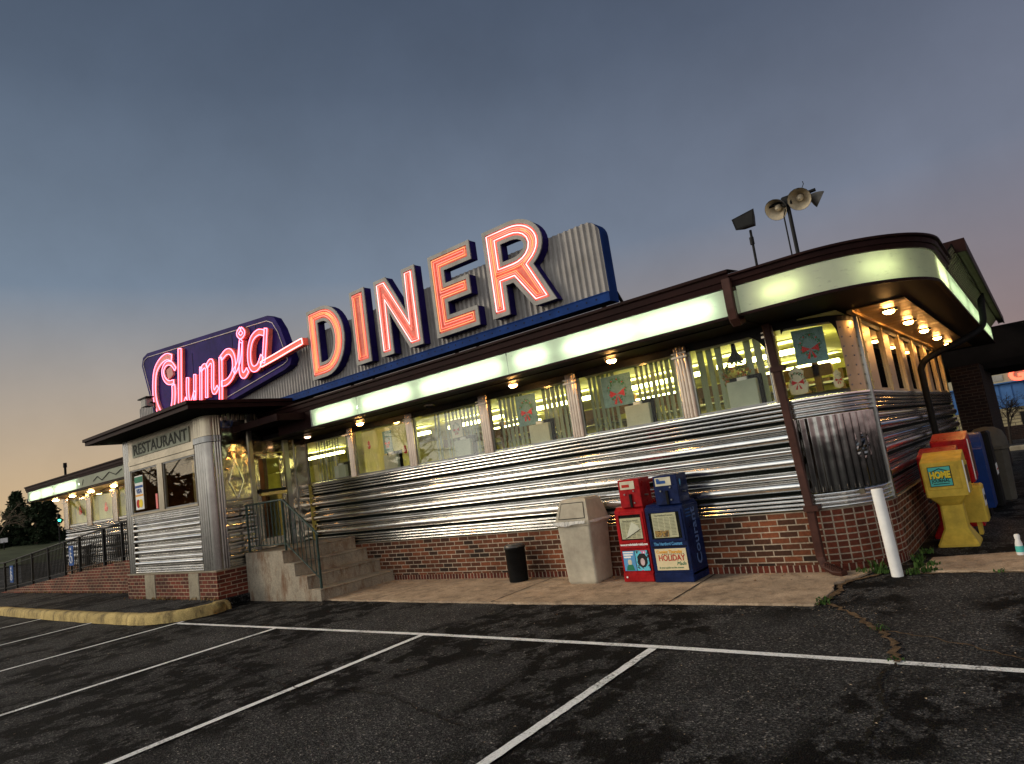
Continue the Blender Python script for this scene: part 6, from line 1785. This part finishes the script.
# ceiling lights of the dining room, visible lamps
for i, (x, y) in enumerate([(-23, 9.6), (-19, 9.6), (-13.8, 9.8), (-10.6, 9.6), (-8.6, 9.6), (-6.6, 9.6), (-4.6, 9.6), (-2.8, 9.3), (-9.5, 12), (-6, 12), (-3.2, 12), (-3.2, 15)]):
    t = thing('ceiling_light', 'long fluorescent ceiling light inside the diner', 'ceiling light', (x, y, 2.78), 0, 'fluorescent lights inside the diner')
    MB().bevbox(x - .75, x + .75, y - .16, y + .16, 2.765, 2.785, .005).build('housing', 'white', t)
    MB().bevbox(x - .72, x + .72, y - .05, y + .05, 2.60, 2.66, .008).build('diffuser', 'ceil_tube', t)
# booths along the windows, counter and shelves
for i, x in enumerate([-11.0, -9.35, -7.7, -6.0, -4.3, -2.9]):
    t = thing('booth_bench', ['booth bench by the entrance door', 'booth bench behind the cream blind', 'booth bench in the third window', 'booth bench in the fourth window', 'booth bench in the wide window', 'booth bench in the arched window'][i], 'bench', (x, 8.6, .85))
    MB().bevbox(x - .06, x + .06, 8.05, 9.15, .85, 1.98, .03).build('backrest', 'seat', t)
    MB().bevbox(x - .5, x + .5, 8.05, 9.15, .85, 1.28, .03).build('seat', 'seat', t)
t = thing('serving_counter', 'long dark serving counter inside the diner', 'counter', (-7, 11, .85))
MB().bevbox(-11.5, -2.6, 10.7, 11.2, .85, 1.85, .02).build('counter_front', 'wood', t)
MB().bevbox(-11.6, -2.5, 10.6, 11.3, 1.853, 1.90, .01).build('counter_top', 'steel_dull', t)
t = thing('back_shelves', 'steel shelves with stacked tableware behind the counter', 'shelves', (-7, 13.2, .85))
k = MB()
for z in (1.75, 2.05, 2.35): k.box(-12, -2.5, 13.0, 13.45, z, z + .03)
k.build('shelf', 'steel_dull', t)
k = MB(); rnd = random.Random(17)
for z in (1.78, 2.08, 2.38):
    x = -11.8
    while x < -2.7:
        w_ = rnd.uniform(.06, .3); h_ = rnd.uniform(.05, .22)
        if rnd.random() < .8: k.box(x, x + w_, 13.05, 13.3, z + .001, z + h_)
        x += w_ + rnd.uniform(.02, .2)
o = k.build('tableware', 'wood', t); tag(o, kind='stuff')
t = thing('partition', 'dark hatch wall across the dining room', 'partition', (-7, 12.2, 2.2))
k = MB()
for x in (-11.4, -9.9, -8.1, -6.4, -5.2, -3.9, -2.9): k.box(x, x + .10, 11.9, 12.0, .85, 2.78)
k.box(-11.8, -2.6, 11.9, 12.0, 2.42, 2.62)
k.build('posts', 'wood', t)
# vestibule curtain
t = thing('vestibule_curtain', 'pale curtain hanging in the right vestibule window', 'curtain', (-12.6, 6.3, 1.8))
k = MB(); pp = [(-13.2 + i * .03, 6.25 + .03 * math.sin(i * 1.3)) for i in range(40)]
sweep(k, pp, [(0, 1.3), (0, 2.7)], True); k.build('cloth', 'blind_pale', t)
t = thing('ceiling_light', 'warm dim ceiling light inside the vestibule', 'ceiling light', (-13.2, 6.8, 2.78))
MB().lathe(-13.2, 6.8, [(.13, 2.80), (.13, 2.76), (.05, 2.73)], 14).build('shade', 'vest_lamp', t)
# low seat line seen through the side windows
t = thing('side_blind', 'beige curtain panels hanging behind the side windows', 'blind', (-1.8, 12, 1.9))
k = MB(); pp = [(-1.75 + .02 * math.sin(i * 1.1), 8.8 + i * .05) for i in range(160)]
sweep(k, pp, [(0, 1.95), (0, 2.70)], True); k.build('cloth', 'curtain', t)
